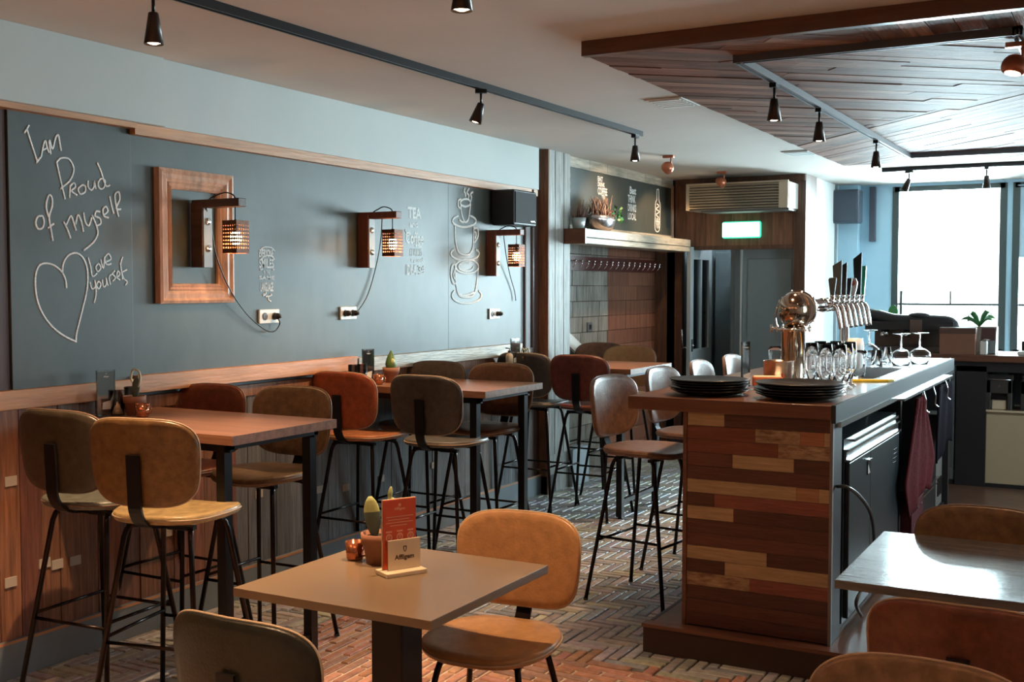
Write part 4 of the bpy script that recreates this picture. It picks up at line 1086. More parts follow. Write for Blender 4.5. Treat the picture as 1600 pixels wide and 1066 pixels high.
for i, (a, b) in enumerate([(-.042, .042), (-.036, .03), (-.042, .04), (-.03, .022)]): g.add([M @ Vector(p) for p in [(a, .155 - i * .008, 0), (b, .155 - i * .008, 0), (b, .157 - i * .008, 0), (a, .157 - i * .008, 0)]], [(0, 1, 2, 3)])
for cx in (-.033, 0, .033):
    n = 16; vo = [M @ Vector((cx + .010 * math.cos(2 * PI * k / n), .100 + .011 * math.sin(2 * PI * k / n), 0)) for k in range(n)]; vi = [M @ Vector((cx + .007 * math.cos(2 * PI * k / n), .100 + .008 * math.sin(2 * PI * k / n), 0)) for k in range(n)]
    g.add(vo + vi, [(k, (k + 1) % n, n + (k + 1) % n, n + k) for k in range(n)])
    g.add([M @ Vector(p) for p in [(cx - .009, .114, 0), (cx + .009, .114, 0), (cx + .009, .118, 0), (cx - .009, .118, 0)]], [(0, 1, 2, 3)])
    for q in range(3): g.add([M @ Vector(p) for p in [(cx - .004, .096 + q * .004, 0), (cx + .004, .096 + q * .004, 0), (cx + .004, .098 + q * .004, 0), (cx - .004, .098 + q * .004, 0)]], [(0, 1, 2, 3)])
o = g.build('print', mat('salmon_print', (.75, .40, .24), .5), mh); o['label'] = 'pale printed lines and small pictures on the menu'
g = MB(); g.box(-.043, .056, -.0125, -.0085, .012, .095); fp = g.build('front_board', PAPERC, mh, bevel=.001)
M2 = Matrix(((1, 0, 0, 0), (0, 0, -1, -.0132), (0, 1, 0, 0), (0, 0, 0, 1))); g = MB()
g.text('Affligem', M2 @ Matrix.Translation((-.024, .036, 0)), w=.060, h=.018)
sh_ = [(-.0055, .0185), (.0055, .0185), (.0055, .010), (.003, .004), (0, .0015), (-.003, .004), (-.0055, .010)]
vo = [M2 @ Vector((.008 + a, .058 + b, 0)) for a, b in sh_]; vi = [M2 @ Vector((.008 + a * .5, .058 + .003 + b * .68, 0)) for a, b in sh_]; n = 7
g.add(vo + vi, [(k, (k + 1) % n, n + (k + 1) % n, n + k) for k in range(n)])
o = g.build('lettering', DARKWOOD, mh); o['label'] = 'dark burnt lettering and shield on the front board'
pot(-2.045, 2.85, .74, 'two-padded cactus in a terracotta pot on the taupe foreground table', 'two', 1.12)
cup_copper(-2.135, 2.85, .74, 'copper tealight holder on the taupe foreground table')
glass_jar(-1.985, 2.865, .74, 'cream candle glass squeezed between pot and card holder on the taupe table', .026, .13, .55)

# shelf plants
def twig_bowl():
    p = Vector((-3.84, 8.52, 2.068))
    t = thing('plant_bowl', 'shiny metal bowl of dried heather and ivy on the niche shelf', 'plant bowl', p)
    g = MB(); g.lathe([(0, 0), (.07, 0), (.105, .03), (.125, .085), (.132, .125), (.126, .125), (.118, .085), (.10, .04), (0, .03)], n=28, sy=1.5, sx=.78); g.build('bowl', mat('galvanised_bowl', (.50, .46, .46), .22, .95), t)
    rnd = random.Random(3)
    g = MB()
    for k in range(70):
        a = rnd.uniform(0, 2 * PI); r_ = rnd.uniform(0, .1); x, y = r_ * math.cos(a) * .7, r_ * math.sin(a) * 1.3 - .03
        h = rnd.uniform(.08, .20); dx, dy = rnd.uniform(-.05, .05), rnd.uniform(-.09, .05)
        g.tube(smooth_path([(x, y, .09), (x + dx * .3, y + dy * .5, .1 + h * .5), (x + dx, y + dy, .1 + h)], 3), [.006, .006, .006, .0055, .005, .003, .001][:7], 5)
    g.build('dried_stems', TWIG, t)
    g = MB()
    for k in range(120):
        a = rnd.uniform(0, 2 * PI); r_ = rnd.uniform(0, .12); g.ball((r_ * math.cos(a) * .72, r_ * math.sin(a) * 1.35, rnd.uniform(.10, .17)), rnd.uniform(.008, .018), 6, 4)
    g.build('heather', DRY, t)
    g = MB()
    for k in range(40):
        x, y, z = rnd.uniform(-.06, .10), rnd.uniform(.08, .27), rnd.uniform(.08, .21); s_ = rnd.uniform(.014, .026); a = rnd.uniform(0, 6)
        u = Vector((math.cos(a), math.sin(a), rnd.uniform(-.4, .4))) * s_; v_ = Vector((0, rnd.uniform(-.5, .5), 1)).normalized() * s_
        c = Vector((x, y, z)); g.add([c - u, c - v_ * .6, c + u, c + v_], [(0, 1, 2, 3)])
    g.build('ivy_leaves', LEAF, t)
twig_bowl()
t = thing('plant_pot', 'small pot of dry sprigs at the near end of the niche shelf', 'plant pot', (-3.86, 8.12, 2.068))
g = MB(); g.lathe([(0, 0), (.045, 0), (.06, .09), (.055, .09), (.05, .07), (0, .07)], n=20); g.build('pot', mat('pale_zinc', (.45, .50, .50), .4, .6), t)
g = MB(); rnd = random.Random(5)
for k in range(40):
    a = rnd.uniform(0, 2 * PI); r_ = rnd.uniform(0, .04); g.tube([(r_ * math.cos(a), r_ * math.sin(a), .07), (r_ * math.cos(a) * 2.2, r_ * math.sin(a) * 2.2, .07 + rnd.uniform(.06, .17))], [.004, .001], 5)
g.build('dried_sprigs', DRY, t)

# ================================================================== THE BAR
BT = 1.12
bar = thing('bar_counter', 'bar counter faced with coloured scrap boards and topped by a dark worktop', 'bar', (-1.37, 4.65, .118))
bx, by = -1.37, 4.65
X0, X1b, Y1b = -1.70, -1.055, 8.10
g = MB(); rows = [[(.27, 'tan'), (1, 'dark')], [(.49, 'rb'), (.80, 'chip'), (.96, 'or'), (1, 'tan')], [(.65, 'rb'), (1, 'chip')], [(.33, 'br'), (.76, 'tan'), (1, 'dark')], [(1, 'dk2')], [(.78, 'tan'), (.93, 'tor'), (1, 'tan')],
        [(.2, 'dark'), (1, 'red')], [(.34, 'tan'), (1, 'dark')], [(1, 'dk2')], [(1, 'br')], [(.58, 'tan'), (1, 'dark')], [(.28, 'dark'), (1, 'tan')], [(.46, 'chip'), (1, 'red')], [(1, 'dark')], [(1, 'dk2')], [(1, 'dark')]]
colr = {'tan': (.47, .34, .18), 'dark': (.095, .038, .024), 'rb': (.20, .062, .032), 'br': (.15, .055, .035), 'dk2': (.12, .045, .028), 'red': (.27, .09, .06), 'or': (.42, .18, .09), 'tor': (.40, .21, .11)}
ztop = 1.062; rh = (ztop - .125) / 16
for i, row in enumerate(rows):
    a = 0; z1 = ztop - i * rh
    for b, kk in row:
        xa, xb = X0 + .02 + a * (X1b - X0 - .03), X0 + .02 + b * (X1b - X0 - .03); dz = random.uniform(0, .004)
        g.box(xa - bx + .0006, xb - bx - .0006, -dz, .02, z1 - rh - .118 + .0008, z1 - .118 - .0008, 1 if kk == 'chip' else 0, colr.get(kk, (1, 1, 1)))
        a = b
g.build('front_boards', [BARWOOD, CHIP], bar)
g = MB(); g.box(X0 - bx, X0 - bx + .018, -.004, .018, .002, .945, 0); g.build('corner_post', TOPWOOD, bar)
g = MB(); g.box(X1b - bx - .010, X1b - bx + .003, -.006, .012, .0, .945, 0); g.build('corner_strip', STEEL2, bar)
g = MB(); g.box(X0 - bx, X0 - bx + .03, .02, Y1b - by, .002, .945); g.build('side_panel', TOPWOOD, bar)
g = MB(); g.box(X0 - bx + .03, X1b - bx - .55, .02, Y1b - by, .002, .945); g.box(X0 - bx + .03, X1b - bx - .0, .02, .17, .002, .945); g.box(X0 - bx + .03, X1b - bx, Y1b - by - .05, Y1b - by, .002, .945)
g.box(X0 - bx + .03, X1b - bx, .17, Y1b - by, .90, .945); g.box(X0 - bx + .03, X1b - bx - .02, .17, Y1b - by - .05, .002, .03)
g.box(X0 - bx + .1, X1b - bx - .01, 1.62, 1.66, .002, .9); g.box(X0 - bx + .1, X1b - bx - .01, 2.34, 2.38, .002, .9)
g.build('carcass', mat('black_carcass', (.022, .020, .022), .5), bar)
g = MB(); g.box(-1.95 - bx, X1b - bx + .0, -.03, .50, .944, BT - .118, 0); g.box(-1.95 - bx, X0 + .13 - bx, .50, Y1b - by + .03, .944, BT - .118, 0); g.build('worktop', TOPWOOD, bar, bevel=.003)
g = MB(); g.box(X0 + .13 - bx, X1b - bx + .015, .50, 1.25, .944, BT - .118 + .001); g.box(X0 + .13 - bx, X1b - bx + .015, 2.35, Y1b - by + .03, .944, BT - .118 + .001)
g.box(X1b - bx - .12, X1b - bx + .015, 1.25, 2.35, .944, BT - .118 + .001); g.box(X0 + .13 - bx, X0 + .2 - bx, 1.25, 2.35, .944, BT - .118 + .001); g.box(X0 + .2 - bx, X1b - bx - .12, 1.25, 2.35, .85, .86); 
g.build('steel_top', STEEL, bar)
g = MB(); g.box(X1b - bx + .0, X1b - bx + .018, -.03, Y1b - by + .03, .93, BT - .118 + .002); g.box(X1b - bx + .0, X1b - bx + .022, .05, Y1b - by, .905, .93, 1); g.build('edge_strip', [mat('grey_edge', (.035, .042, .046), .6, spec=.1), STEEL], bar)

# under-bar fridge
t = thing('bar_fridge', 'dark two-door cooler built in under the bar worktop', 'fridge', (-1.06, 5.50, .15))
g = MB(); g.box(-.5, .0, -.62, .60, 0, .80); g.build('cabinet', FRIDGE, t)
g = MB(); g.box(0, .022, -.60, -.155, .02, .70); a_ = g.build('door', FRIDGE, t, bevel=.004)
g = MB(); g.box(.022, .026, -.235, -.175, .595, .655); g.add([(.0265, -.230, .598), (.0265, -.180, .598), (.0265, -.230, .645)], [(0, 1, 2)], 1); g.box(.022, .034, -.235, -.175, .655, .665, 2); g.build('handle_plate', [BLACKM, PLASTICW, STEEL], a_)
g = MB(); g.box(0, .022, -.15, .58, .02, .70); a_ = g.build('door', FRIDGE, t, bevel=.004)
g = MB()
for k in range(4): g.box(.022, .025, .42, .52, .62 - k * .022, .627 - k * .022)
g.build('vent_slots', BLACKM, a_)
g = MB(); g.box(0, .03, -.62, .60, .705, .715); g.box(0, .022, -.62, .60, .75, .758); g.box(-.0, .012, -.62, .60, .715, .75); g.build('steel_strip', STEEL, t)
g = MB(); g.box(0, .022, -.5, .55, .778, .79); g.build('handle_rail', STEEL, t)
# hose
g = MB(); g.tube(smooth_path([onX(1308, 760, -1.05), onX(1325, 762, -1.0), onX(1345, 778, -.98), onX(1361, 805, -.97), onX(1366, 850, -.97), onX(1358, 900, -.98), onX(1338, 940, -1.0), Vector((-1.02, 5.1, .135))], 6), .008, 8)
tag(g.build('drain_hose', mat('dark_hose', (.05, .055, .06), .3)), 'dark hose bowing out of the bar side beside the cooler', 'hose')
# towels
def cloth(name, lab, cat, y0, y1, zt, zb, x, m, waves, narrow=.3, pt=.0):
    g = MB(); nu, nv = 22, 18; vs_ = []; fs_ = []
    for side in (0, 1):
        for j in range(nv + 1):
            q = j / nv
            for i in range(nu + 1):
                p = i / nu; wd = (narrow + (1 - narrow) * min(1, q * 1.5)) * (1 - pt * max(0, q - .72) * 3)
                yy = (y0 + y1) / 2 + (p - .5) * (y1 - y0) * wd; zz = zt + (zb - zt) * q - .04 * math.sin(p * 5 + 1) * q
                xx = x + .012 * math.sin(p * waves * PI + q * 1.5) * (1 - .4 * q) - side * .008
                vs_.append((xx, yy, zz))
    n = nu + 1; o2 = n * (nv + 1)
    for j in range(nv):
        for i in range(nu):
            a = j * n + i; fs_.append((a, a + n, a + n + 1, a + 1)); fs_.append((o2 + a, o2 + a + 1, o2 + a + n + 1, o2 + a + n))
    for i in range(nu): fs_ += [(i, i + 1, o2 + i + 1, o2 + i), (nv * n + i, o2 + nv * n + i, o2 + nv * n + i + 1, nv * n + i + 1)]
    for j in range(nv): fs_ += [(j * n, o2 + j * n, o2 + j * n + n, j * n + n), (j * n + nu, j * n + n + nu, o2 + j * n + n + nu, o2 + j * n + nu)]
    g.add(vs_, fs_, 0, smooth=True)
    return tag(g.build(name, m), lab, cat)
cloth('tea_towel', 'dark red tea towel hanging from the rail on the bar side', 'towel', 6.0, 6.98, 1.00, .42, -.995, TOWEL, 6, .25, .35)
cloth('bar_cloth', 'black cloth hanging beside the red towel on the bar side', 'cloth', 7.10, 7.86, 1.0, .58, -1.0, CLOTH, 5, .8)
t = thing('towel_rail', 'thin steel hook rail under the bar edge holding the towels', 'rail', (-1.02, 6.9, 1.02))
g = MB(); g.box(-.012, .02, -.9, .9, .0, .012); g.build('bar', STEEL, t)
for k, yy in enumerate((-.30, .05, .55)):
    g = MB(); g.tube(smooth_path([(.02, yy, .0), (.035, yy, -.05), (.03, yy + .02, -.10), (.045, yy + .04, -.12)], 4), .004, 6); g.build('hook', CHROME, t)
t = thing('drinks_crate', 'dark red crate with round holes standing under the bar below the towel', 'crate', (-1.15, 6.53, .15))
g = MB(); g.box(-.14, .14, -.2, .2, 0, .012); g.box(-.14, -.128, -.2, .2, 0, .28); g.box(.128, .14, -.2, .2, 0, .28); g.box(-.14, .14, -.2, -.188, 0, .28); g.box(-.14, .14, .188, .2, 0, .28); g.build('shell', mat('dark_red_plastic', (.085, .012, .022), .4), t, bevel=.004)
for yy in (-.12, 0, .12):
    for zz in (.07, .15, .23):
        g = MB(); g.lathe([(0, 0), (.010, 0), (.008, .003), (0, .003)], n=10, M=Matrix.Translation((.1405, yy, zz)) @ Matrix.Rotation(R(90), 4, 'Y')); g.build('stud', SEAL, t)
t = thing('waste_drawer', 'low black drawer with steel grips under the far half of the bar', 'drawer', (-1.10, 7.35, .15))
g = MB(); g.box(-.25, .02, -.3, .3, 0, .22); g.build('front', PLASTICB, t, bevel=.004)
g = MB(); g.box(.02, .045, -.28, .28, .225, .24); g.box(.02, .04, -.28, .28, .19, .20); g.build('grip', STEEL, t)
t = thing('bottle_rack', 'narrow grey rack panel under the far end of the bar', 'rack', (-1.09, 7.90, .15))
g = MB(); g.box(-.2, .0, -.13, .13, 0, .62); g.build('panel', mat('grey_rack', (.16, .15, .14), .5), t, bevel=.003)
for zz in (.12, .42):
    g = MB(); g.box(0, .006, -.08, .08, zz - .05, zz + .07); g.build('opening', BLACKM, t)
g = MB(); g.box(0, .008, -.13, .13, .50, .62); g.build('top_label', mat('dull_red', (.25, .07, .06), .5), t)

# ---- things on the bar
def plate(x, y, z, r, lab, grp, tilt=0):
    g = MB(); g.lathe([(0, .001), (r * .62, .001), (r * .66, .004), (r * .80, .008), (r * .97, .021), (r, .024), (r * .985, .0265), (r * .80, .0125), (r * .66, .008), (0, .006)], n=40)
    o = g.build('plate', PLATE); o.location = (x, y, z); tag(o, lab, 'plate', grp); return o
ordn = ['bottom', 'second from the bottom', 'third from the bottom', 'fourth from the bottom', 'topmost']
p0 = None
for si, (x, y, r, grp, side) in enumerate([(-1.655, 4.86, .175, 'left stack of black plates on the bar', 'left'), (-1.245, 4.86, .19, 'right stack of black plates on the bar', 'right')]):
    z = BT + .001; p0 = None
    for k in range(5):
        lab = 'black plate, %s in the %s stack on the bar' % (ordn[k], side)
        jx, jy = random.uniform(-.008, .008), random.uniform(-.008, .008)
        if p0 is None: p0 = plate(x, y, z, r, lab, grp)
        else:
            q = p0.copy(); C.objects.link(q); q.location = (x + jx, y + jy, z); q['label'] = lab
        z += .0115
acryl(-1.63, 5.32, BT, R(60), 'tall clear card stand on the bar behind the plate stacks', .05, .22)
t = thing('napkin_box', 'flat orange box of napkins on the bar between plates and steel tub', 'box', (-1.55, 5.42, BT), R(20))
g = MB(); g.box(-.07, .07, -.05, .05, 0, .045); g.build('box', ORANGEP, t, bevel=.003)
g = MB(); g.box(-.065, .065, -.045, .045, .0452, .048); g.build('lid', PAPERC, t)
t = thing('steel_tub', 'round brushed steel tub on the bar left of the beer column', 'tub', (-1.56, 5.66, BT))
g = MB(); g.lathe([(0, 0), (.075, 0), (.078, .11), (.08, .112), (.0745, .11), (.072, .004), (0, .004)], n=32); g.build('tub', mat('copper_steel', (.55, .42, .34), .25, 1), t)
g = MB(); g.add([(.03, -.0735, .03), (.05, -.062, .03), (.04, -.068, .055)], [(0, 1, 2)]); g.build('emblem', mat('rust_mark', (.35, .06, .03), .4), t)

# beer tower
bt = thing('beer_tower', 'polished brass and chrome beer tower with globe and row of taps on the bar', 'beer tower', (-1.52, 5.78, BT))
g = MB(); g.lathe([(.085, 0), (.085, .01), (.062, .016), (.060, .02), (.060, .255), (.066, .258), (.070, .268), (.064, .276), (.05, .28)], n=36); g.build('column', COPPER, bt)
g = MB(); g.lathe([(.078 * math.sin(R(a)), .365 - .092 * math.cos(R(a))) for a in range(0, 181, 12)], n=32); g.build('globe', COPPER, bt)
g = MB(); g.lathe([(.085, -.012), (.098, -.012), (.098, .012), (.085, .012)], n=36, M=Matrix.Translation((.015, .03, .37)) @ Matrix.Rotation(R(90), 4, 'X') @ Matrix.Rotation(R(0), 4, 'Y')); g.build('globe_ring', CHROME, bt)
g = MB()
for k in range(10):
    a = 2 * PI * k / 10; g.ball((.085 * math.cos(a), .085 * math.sin(a), .272), .010, 8, 6); g.tube([(.085 * math.cos(a), .085 * math.sin(a), .255), (.085 * math.cos(a), .085 * math.sin(a), .29)], .004, 6)
    g.ball((.015 + .098 * math.cos(a), .03, .37 + .098 * math.sin(a)), .008, 8, 6)
g.lathe([(.06, .266), (.092, .266), (.092, .272), (.06, .272)], n=28)
g.tube(smooth_path([(-.085, 0, .27), (-.095, 0, .34), (-.07, 0, .42)], 4), .005, 8); g.tube([(-.115, 0, .272), (-.085, 0, .272)], .006, 8); g.tube([(-.115, 0, .25), (-.115, 0, .29)], .007, 8)
g.build('fittings', CHROME, bt)
g = MB(); g.tube([(.0, .05, .385), (.0, 1.50, .385)], .034, 20); g.ball((0, 1.5, .385), .036, 14, 8); g.build('tap_pipe', CHROME, bt)
g = MB(); g.lathe([(.045, 0), (.045, .012), (.030, .018), (.028, .36)], c=(0, 1.18, 0), n=24); g.build('support_column', CHROME, bt)
HM = [(.10, 'dark', 0), (.20, 'dark', 1), (.19, 'dark', 1), (.10, 'dark', 0), (.10, 'white', 2), (.26, 'dark', 1), (.18, 'green', 0)]
for k in range(7):
    yy = .62 + k * .135
    g = MB(); g.tube([(0, yy, .385), (.055, yy, .385)], .016, 12); g.lathe([(.036, -.012), (.040, -.008), (.040, .008), (.036, .012)], c=(0, yy, .385), n=20, M=Matrix.Rotation(R(90), 4, 'X')); g.tube(smooth_path([(.055, yy, .385), (.075, yy, .375), (.09, yy, .33), (.105, yy, .25)], 4), .011, 10)
    g.tube([(.055, yy, .39), (.055, yy, .43)], .010, 10); g.ball((.055, yy, .435), .014, 10, 6)
    tp = g.build('tap', CHROME, bt)
    hh, c_, kind = HM[k]
    g = MB(); z0 = .44
    if kind == 1: poly = [(-.012, 0), (.018, 0), (.022, hh), (-.030, hh * .84), (-.026, hh * .5)]
    elif kind == 2: poly = [(-.012, 0), (.012, 0), (.022, .04), (.026, .075), (.015, hh), (-.015, hh), (-.026, .075), (-.022, .04)]
    else: poly = [(-.010, 0), (.012, 0), (.022, hh * .9), (.020, hh), (-.016, hh * .97), (-.022, hh * .88)]
    Mx = Matrix(((1, 0, 0, .055), (0, 0, 1, yy), (0, 1, 0, z0), (0, 0, 0, 1)))
    g.prism(poly, -.011, .011, M=Mx)
    hb = g.build('tap_handle', GREENP if c_ == 'green' else (PLASTICW if c_ == 'white' else mat('slate_handle', (.02, .026, .03), .6, spec=.2)), bt, bevel=.003)
    if c_ == 'white':
        g = MB(); g.lathe([(0, 0), (.016, 0), (.016, .003), (0, .003)], n=16, M=Matrix.Translation((.055, yy - .0145, z0 + .07)) @ Matrix.Rotation(R(90), 4, 'X')); g.build('badge', mat('rust_mark', (.35, .06, .03), .4), hb)
# glasses
def glass_obj(kind):
    g = MB()
    if kind == 'pint': pr = [(0, .001), (.028, .001), (.030, .006), (.036, .07), (.042, .125), (.040, .15), (.038, .15), (.040, .125), (.034, .07), (.026, .012), (0, .010)]
    elif kind == 'flute': pr = [(0, .001), (.032, .001), (.030, .005), (.010, .014), (.012, .03), (.030, .09), (.034, .15), (.028, .215), (.0265, .215), (.032, .15), (.028, .09), (.010, .035), (0, .033)]
    elif kind == 'tumbler': pr = [(0, .001), (.034, .001), (.036, .004), (.030, .105), (.028, .105), (.033, .012), (0, .010)]
    elif kind == 'goblet': pr = [(.048, .0), (.050, .003), (.066, .045), (.062, .075), (.03, .098), (.008, .104), (.006, .112), (.006, .185), (.012, .190), (.052, .195), (.052, .198), (0, .199), (0, .187), (.004, .182), (.004, .112), (.028, .0955), (.060, .074), (.0645, .045), (.0485, .003)]
    else: pr = [(0, .001), (.033, .001), (.033, .10), (.031, .10), (.031, .006), (0, .006)]
    g.lathe(pr, n=24)
    return g
GB = {}
def put_glass(kind, x, y, z, lab, grp):
    nm = {'pint': 'beer_glass', 'flute': 'stemmed_beer_glass', 'tumbler': 'tumbler', 'goblet': 'wine_glass', 'can': 'carafe'}[kind]
    if kind not in GB:
        o = glass_obj(kind).build(nm, GLASS); GB[kind] = o
    else: o = GB[kind].copy(); C.objects.link(o)
    o.location = (x, y, z); tag(o, lab, 'glass', grp)
BG = 'beer glasses crowded around the beer tower'
gl = [('flute', 1290, 5.30), ('flute', 1312, 5.28), ('flute', 1268, 5.42), ('flute', 1300, 5.48), ('flute', 1322, 5.45), ('flute', 1282, 5.60), ('flute', 1306, 5.64), ('flute', 1328, 5.60),
      ('pint', 1275, 5.95), ('pint', 1295, 5.92), ('pint', 1316, 5.90), ('pint', 1285, 6.20), ('pint', 1305, 6.22), ('pint', 1325, 6.15), ('pint', 1342, 6.05), ('pint', 1212, 6.25), ('pint', 1276, 6.45), ('pint', 1298, 6.50), ('pint', 1320, 6.50)]
for i, (k, px, yy) in enumerate(gl):
    p = onY(px, 560, yy)
    if k == 'flute': lab = 'tall stemmed beer glass in the crowd in front of the taps'
    elif px == 1212: lab = 'beer glass standing alone left of the brass column'
    else: lab = 'beer glass in the crowd below the taps'
    z = BT + .002
    put_glass(k, p.x, yy, z, lab, BG if px != 1212 else None)
t = thing('carafe', 'tall frosted white carafe among the glasses under the taps', 'carafe', (onY(1336, 560, 6.35).x, 6.35, BT + .002))
g = MB(); g.lathe([(0, 0), (.045, 0), (.05, .02), (.046, .16), (.040, .20), (.036, .20), (.042, .16), (.044, .02), (0, .01)], n=24); g.build('body', mat('frosted_glass', (.85, .88, .88), .25), t)
GG = None
for px, yy, k, lab in [(1384, 7.35, 'tumbler', 'upturned tumbler on the bar drainer, left of the two wine glasses'), (1408, 7.2, 'goblet', 'upturned wine glass on the bar, left of the pair'), (1437, 7.4, 'goblet', 'upturned wine glass on the bar, right of the pair'),
                       (1358, 7.75, 'goblet', 'upturned wine glass half hidden behind the taps'), (1370, 7.0, 'tumbler', 'tumbler in front of the upturned glasses by the sink')]:
    p = onY(px, 560, yy); put_glass(k, p.x, yy, BT + .002, lab, None)
g = MB(); p = onZ(1355, 597, BT); g.prism([(-.014, -.12), (.014, -.12), (.022, .10), (0, .14), (-.022, .10)], 0, .012)
o = g.build('scraper', YELLOW, bevel=.003); o.location = (p.x, p.y, BT + .002); o.rotation_euler = (0, 0, R(-62)); tag(o, 'flat yellow plastic scraper lying on the steel bar top', 'scraper')

# ================================================================== BACK COUNTER
bc = thing('back_counter', 'back counter with brown top in front of the far windows', 'counter', (.2, 8.95, .118))
g = MB(); g.box(-1.95, 2.38, 0, .66, .935, .985); g.build('worktop', TOPWOOD, bc, bevel=.003)
g = MB(); g.box(-1.9, 2.38, .60, .64, 0, .935); g.box(-1.9, -1.86, .03, .6, 0, .935); g.box(-1.33, -1.12, .04, .6, 0, .90); g.box(-1.9, 2.38, .05, .6, 0, .03); g.box(-1.9, 2.38, .04, .6, .86, .935); g.build('carcass', mat('black_carcass', (.022, .020, .022), .5), bc)
g = MB(); g.box(-1.60, -1.34, .02, .05, .04, .90); g.build('grey_panel', mat('grey_panel', (.10, .105, .105), .4), bc)
g = MB(); g.box(-1.52, -1.35, -.01, .02, .05, .13); g.build('foot_box', SEAL, bc)
t = thing('beige_fridge', 'beige low cabinet fridge under the back counter at the right edge', 'fridge', (-.62, 9.0, .12))
g = MB(); g.box(-.30, .42, .03, .5, 0, .56); g.build('cabinet', BEIGE, t, bevel=.003)
g = MB(); g.box(-.30, .42, 0, .028, .02, .54); d_ = g.build('door', BEIGE, t, bevel=.004)
g = MB(); g.tube([(.05, -.02, .46), (.30, -.02, .46)], .006, 8); g.tube([(.06, 0, .46), (.06, -.02, .46)], .005, 6); g.tube([(.29, 0, .46), (.29, -.02, .46)], .005, 6); g.build('handle', STEEL, d_)
g = MB(); g.box(-.305, .425, -.005, .5, .56, .575); g.build('top', PAPERC, t, bevel=.002)
for k, x in enumerate((-.835, -.60)):
    t = thing('coffee_grinder', ['dark coffee grinder on the beige fridge, left one', 'dark coffee grinder on the beige fridge, right one'][k], 'grinder', (x, 9.12, .697), 0, 'coffee grinders under the back counter')
    M = Matrix(((1, 0, 0, 0), (0, 0, 1, -.10), (0, 1, 0, 0), (0, 0, 0, 1)))
    g = MB(); g.box(-.09, .09, -.02, .12, 0, .26); g.box(-.09, -.055, -.10, -.02, 0, .22); g.box(.055, .09, -.10, -.02, 0, .22); g.box(-.09, .09, -.10, -.02, .12, .22)
    g.build('housing', mat('grinder_grey', (.075, .075, .07), .35, .4), t, bevel=.006)
    g = MB(); g.prism([(-.055 * math.cos(R(a)), .075 + .045 * math.sin(R(a))) for a in range(0, 181, 15)], -.003, .0, M=M); g.build('arch', BLACKM, t)
    g = MB(); g.box(-.052, .052, -.09, -.02, 0, .075); g.build('beige_drawer', PAPERC, t, bevel=.008)
    g = MB(); g.text('A', M @ Matrix.Translation((-.012, .165, -.0015)), w=.024, h=.02); g.tube([(-.08, -.105, .225), (.08, -.105, .225)], .004, 6); g.build('badge', STEEL, t)
    g = MB(); g.lathe([(0, .26), (.06, .26), (.075, .30), (.075, .34), (0, .345)], n=20); g.build('hopper', mat('smoked_green', (.04, .06, .05), .2), t)
CT = 1.103
t = thing('coffee_machine', 'black coffee machine with rounded top on the back counter', 'coffee machine', (-1.50, 9.35, CT))
g = MB(); g.box(-.34, .32, -.18, .20, .17, .235); 
g.tube(smooth_path([(-.36, -.08, .285), (-.25, -.1, .27), (-.12, -.12, .24), (.05, -.12, .235), (.2, -.12, .235), (.30, -.12, .21), (.33, -.12, .05)], 5), .052, 14); g.build('body', mat('slate_black', (.03, .035, .04), .35), t, bevel=.012)
g = MB(); g.box(-.30, .28, .0, .20, 0, .17); g.box(-.32, .30, -.18, .2, 0, .035); g.build('back_panel', mat('taupe_metal', (.16, .15, .14), .35, .4), t, bevel=.004)
g = MB(); g.ball((.06, -.12, .28), .05, 16, 8, sc3=(1.7, 1, .55)); g.build('lid', mat('slate_black', (.03, .035, .04), .35), t)
g = MB(); g.box(-.34, .3, -.0, .20, .235, .262); g.build('cup_tray', STEEL, t)
for xx in (-.2, -.02):
    g = MB(); g.lathe([(.035, 0), (.035, -.05), (.02, -.06)], c=(xx, -.11, .17), n=16); g.tube([(xx, -.11, .14), (xx, -.24, .13)], .010, 8); g.build('group_head', CHROME, t)
g = MB(); g.box(-.0, .09, -.185, -.175, .06, .25); g.build('display', mat('brown_display', (.14, .10, .09), .3), t, bevel=.004)
g = MB(); g.box(.26, .29, -.185, -.175, .14, .20); g.build('badge', STEEL, t)
t = thing('cardboard_box', 'brown cardboard box on the back counter right of the coffee machine', 'box', (-1.13, 9.055, CT), R(3))
g = MB(); g.box(-.125, .125, -.09, .09, 0, .155); g.build('box', CARD, t, bevel=.002)
g = MB(); g.box(-.127, .127, -.092, .092, .155, .20); g.build('lid', mat('dark_cardboard', (.10, .05, .035), .7), t)
t = thing('planter', 'low brown planter with a leafy green orchid behind the cardboard box', 'planter', (-1.02, 9.40, CT))
g = MB(); g.box(-.13, .13, -.06, .06, 0, .20); g.build('pot', mat('taupe_pot', (.22, .17, .14), .5), t, bevel=.004)
g = MB()
for a, L_, up in [(-2.9, .14, .05), (.2, .12, .06), (-2.3, .12, .08), (.6, .10, .09), (2.6, .11, .04), (-.4, .10, .05)]:
    P = [Vector((math.cos(a) * L_ * q, math.sin(a) * L_ * q * .5, .2 + up * math.sin(q * PI * .75) * 1.3)) for q in (0, .3, .6, .85, 1)]
    sd = Vector((-math.sin(a), math.cos(a) * .5, .45)).normalized(); wd = [.010, .020, .022, .015, .001]
    vs_ = [p + sd * w_ for p, w_ in zip(P, wd)] + [p - sd * w_ for p, w_ in zip(P, wd)]; g.add(vs_, [(i, i + 1, 6 + i, 5 + i) for i in range(4)], smooth=True)
lf = g.build('leaves', LEAF, t); s_ = lf.modifiers.new('t', 'SOLIDIFY'); s_.thickness = .002
g = MB(); g.tube(smooth_path([(0, 0, .2), (-.02, 0, .26), (-.05, 0, .30)], 4), .003, 6); g.ball((-.05, 0, .305), .012, 8, 5); g.build('stem', LEAF, t)
t = thing('card_reader', 'grey card terminal leaning on the back counter near the right edge', 'card terminal', (-.93, 9.15, CT), R(-5))
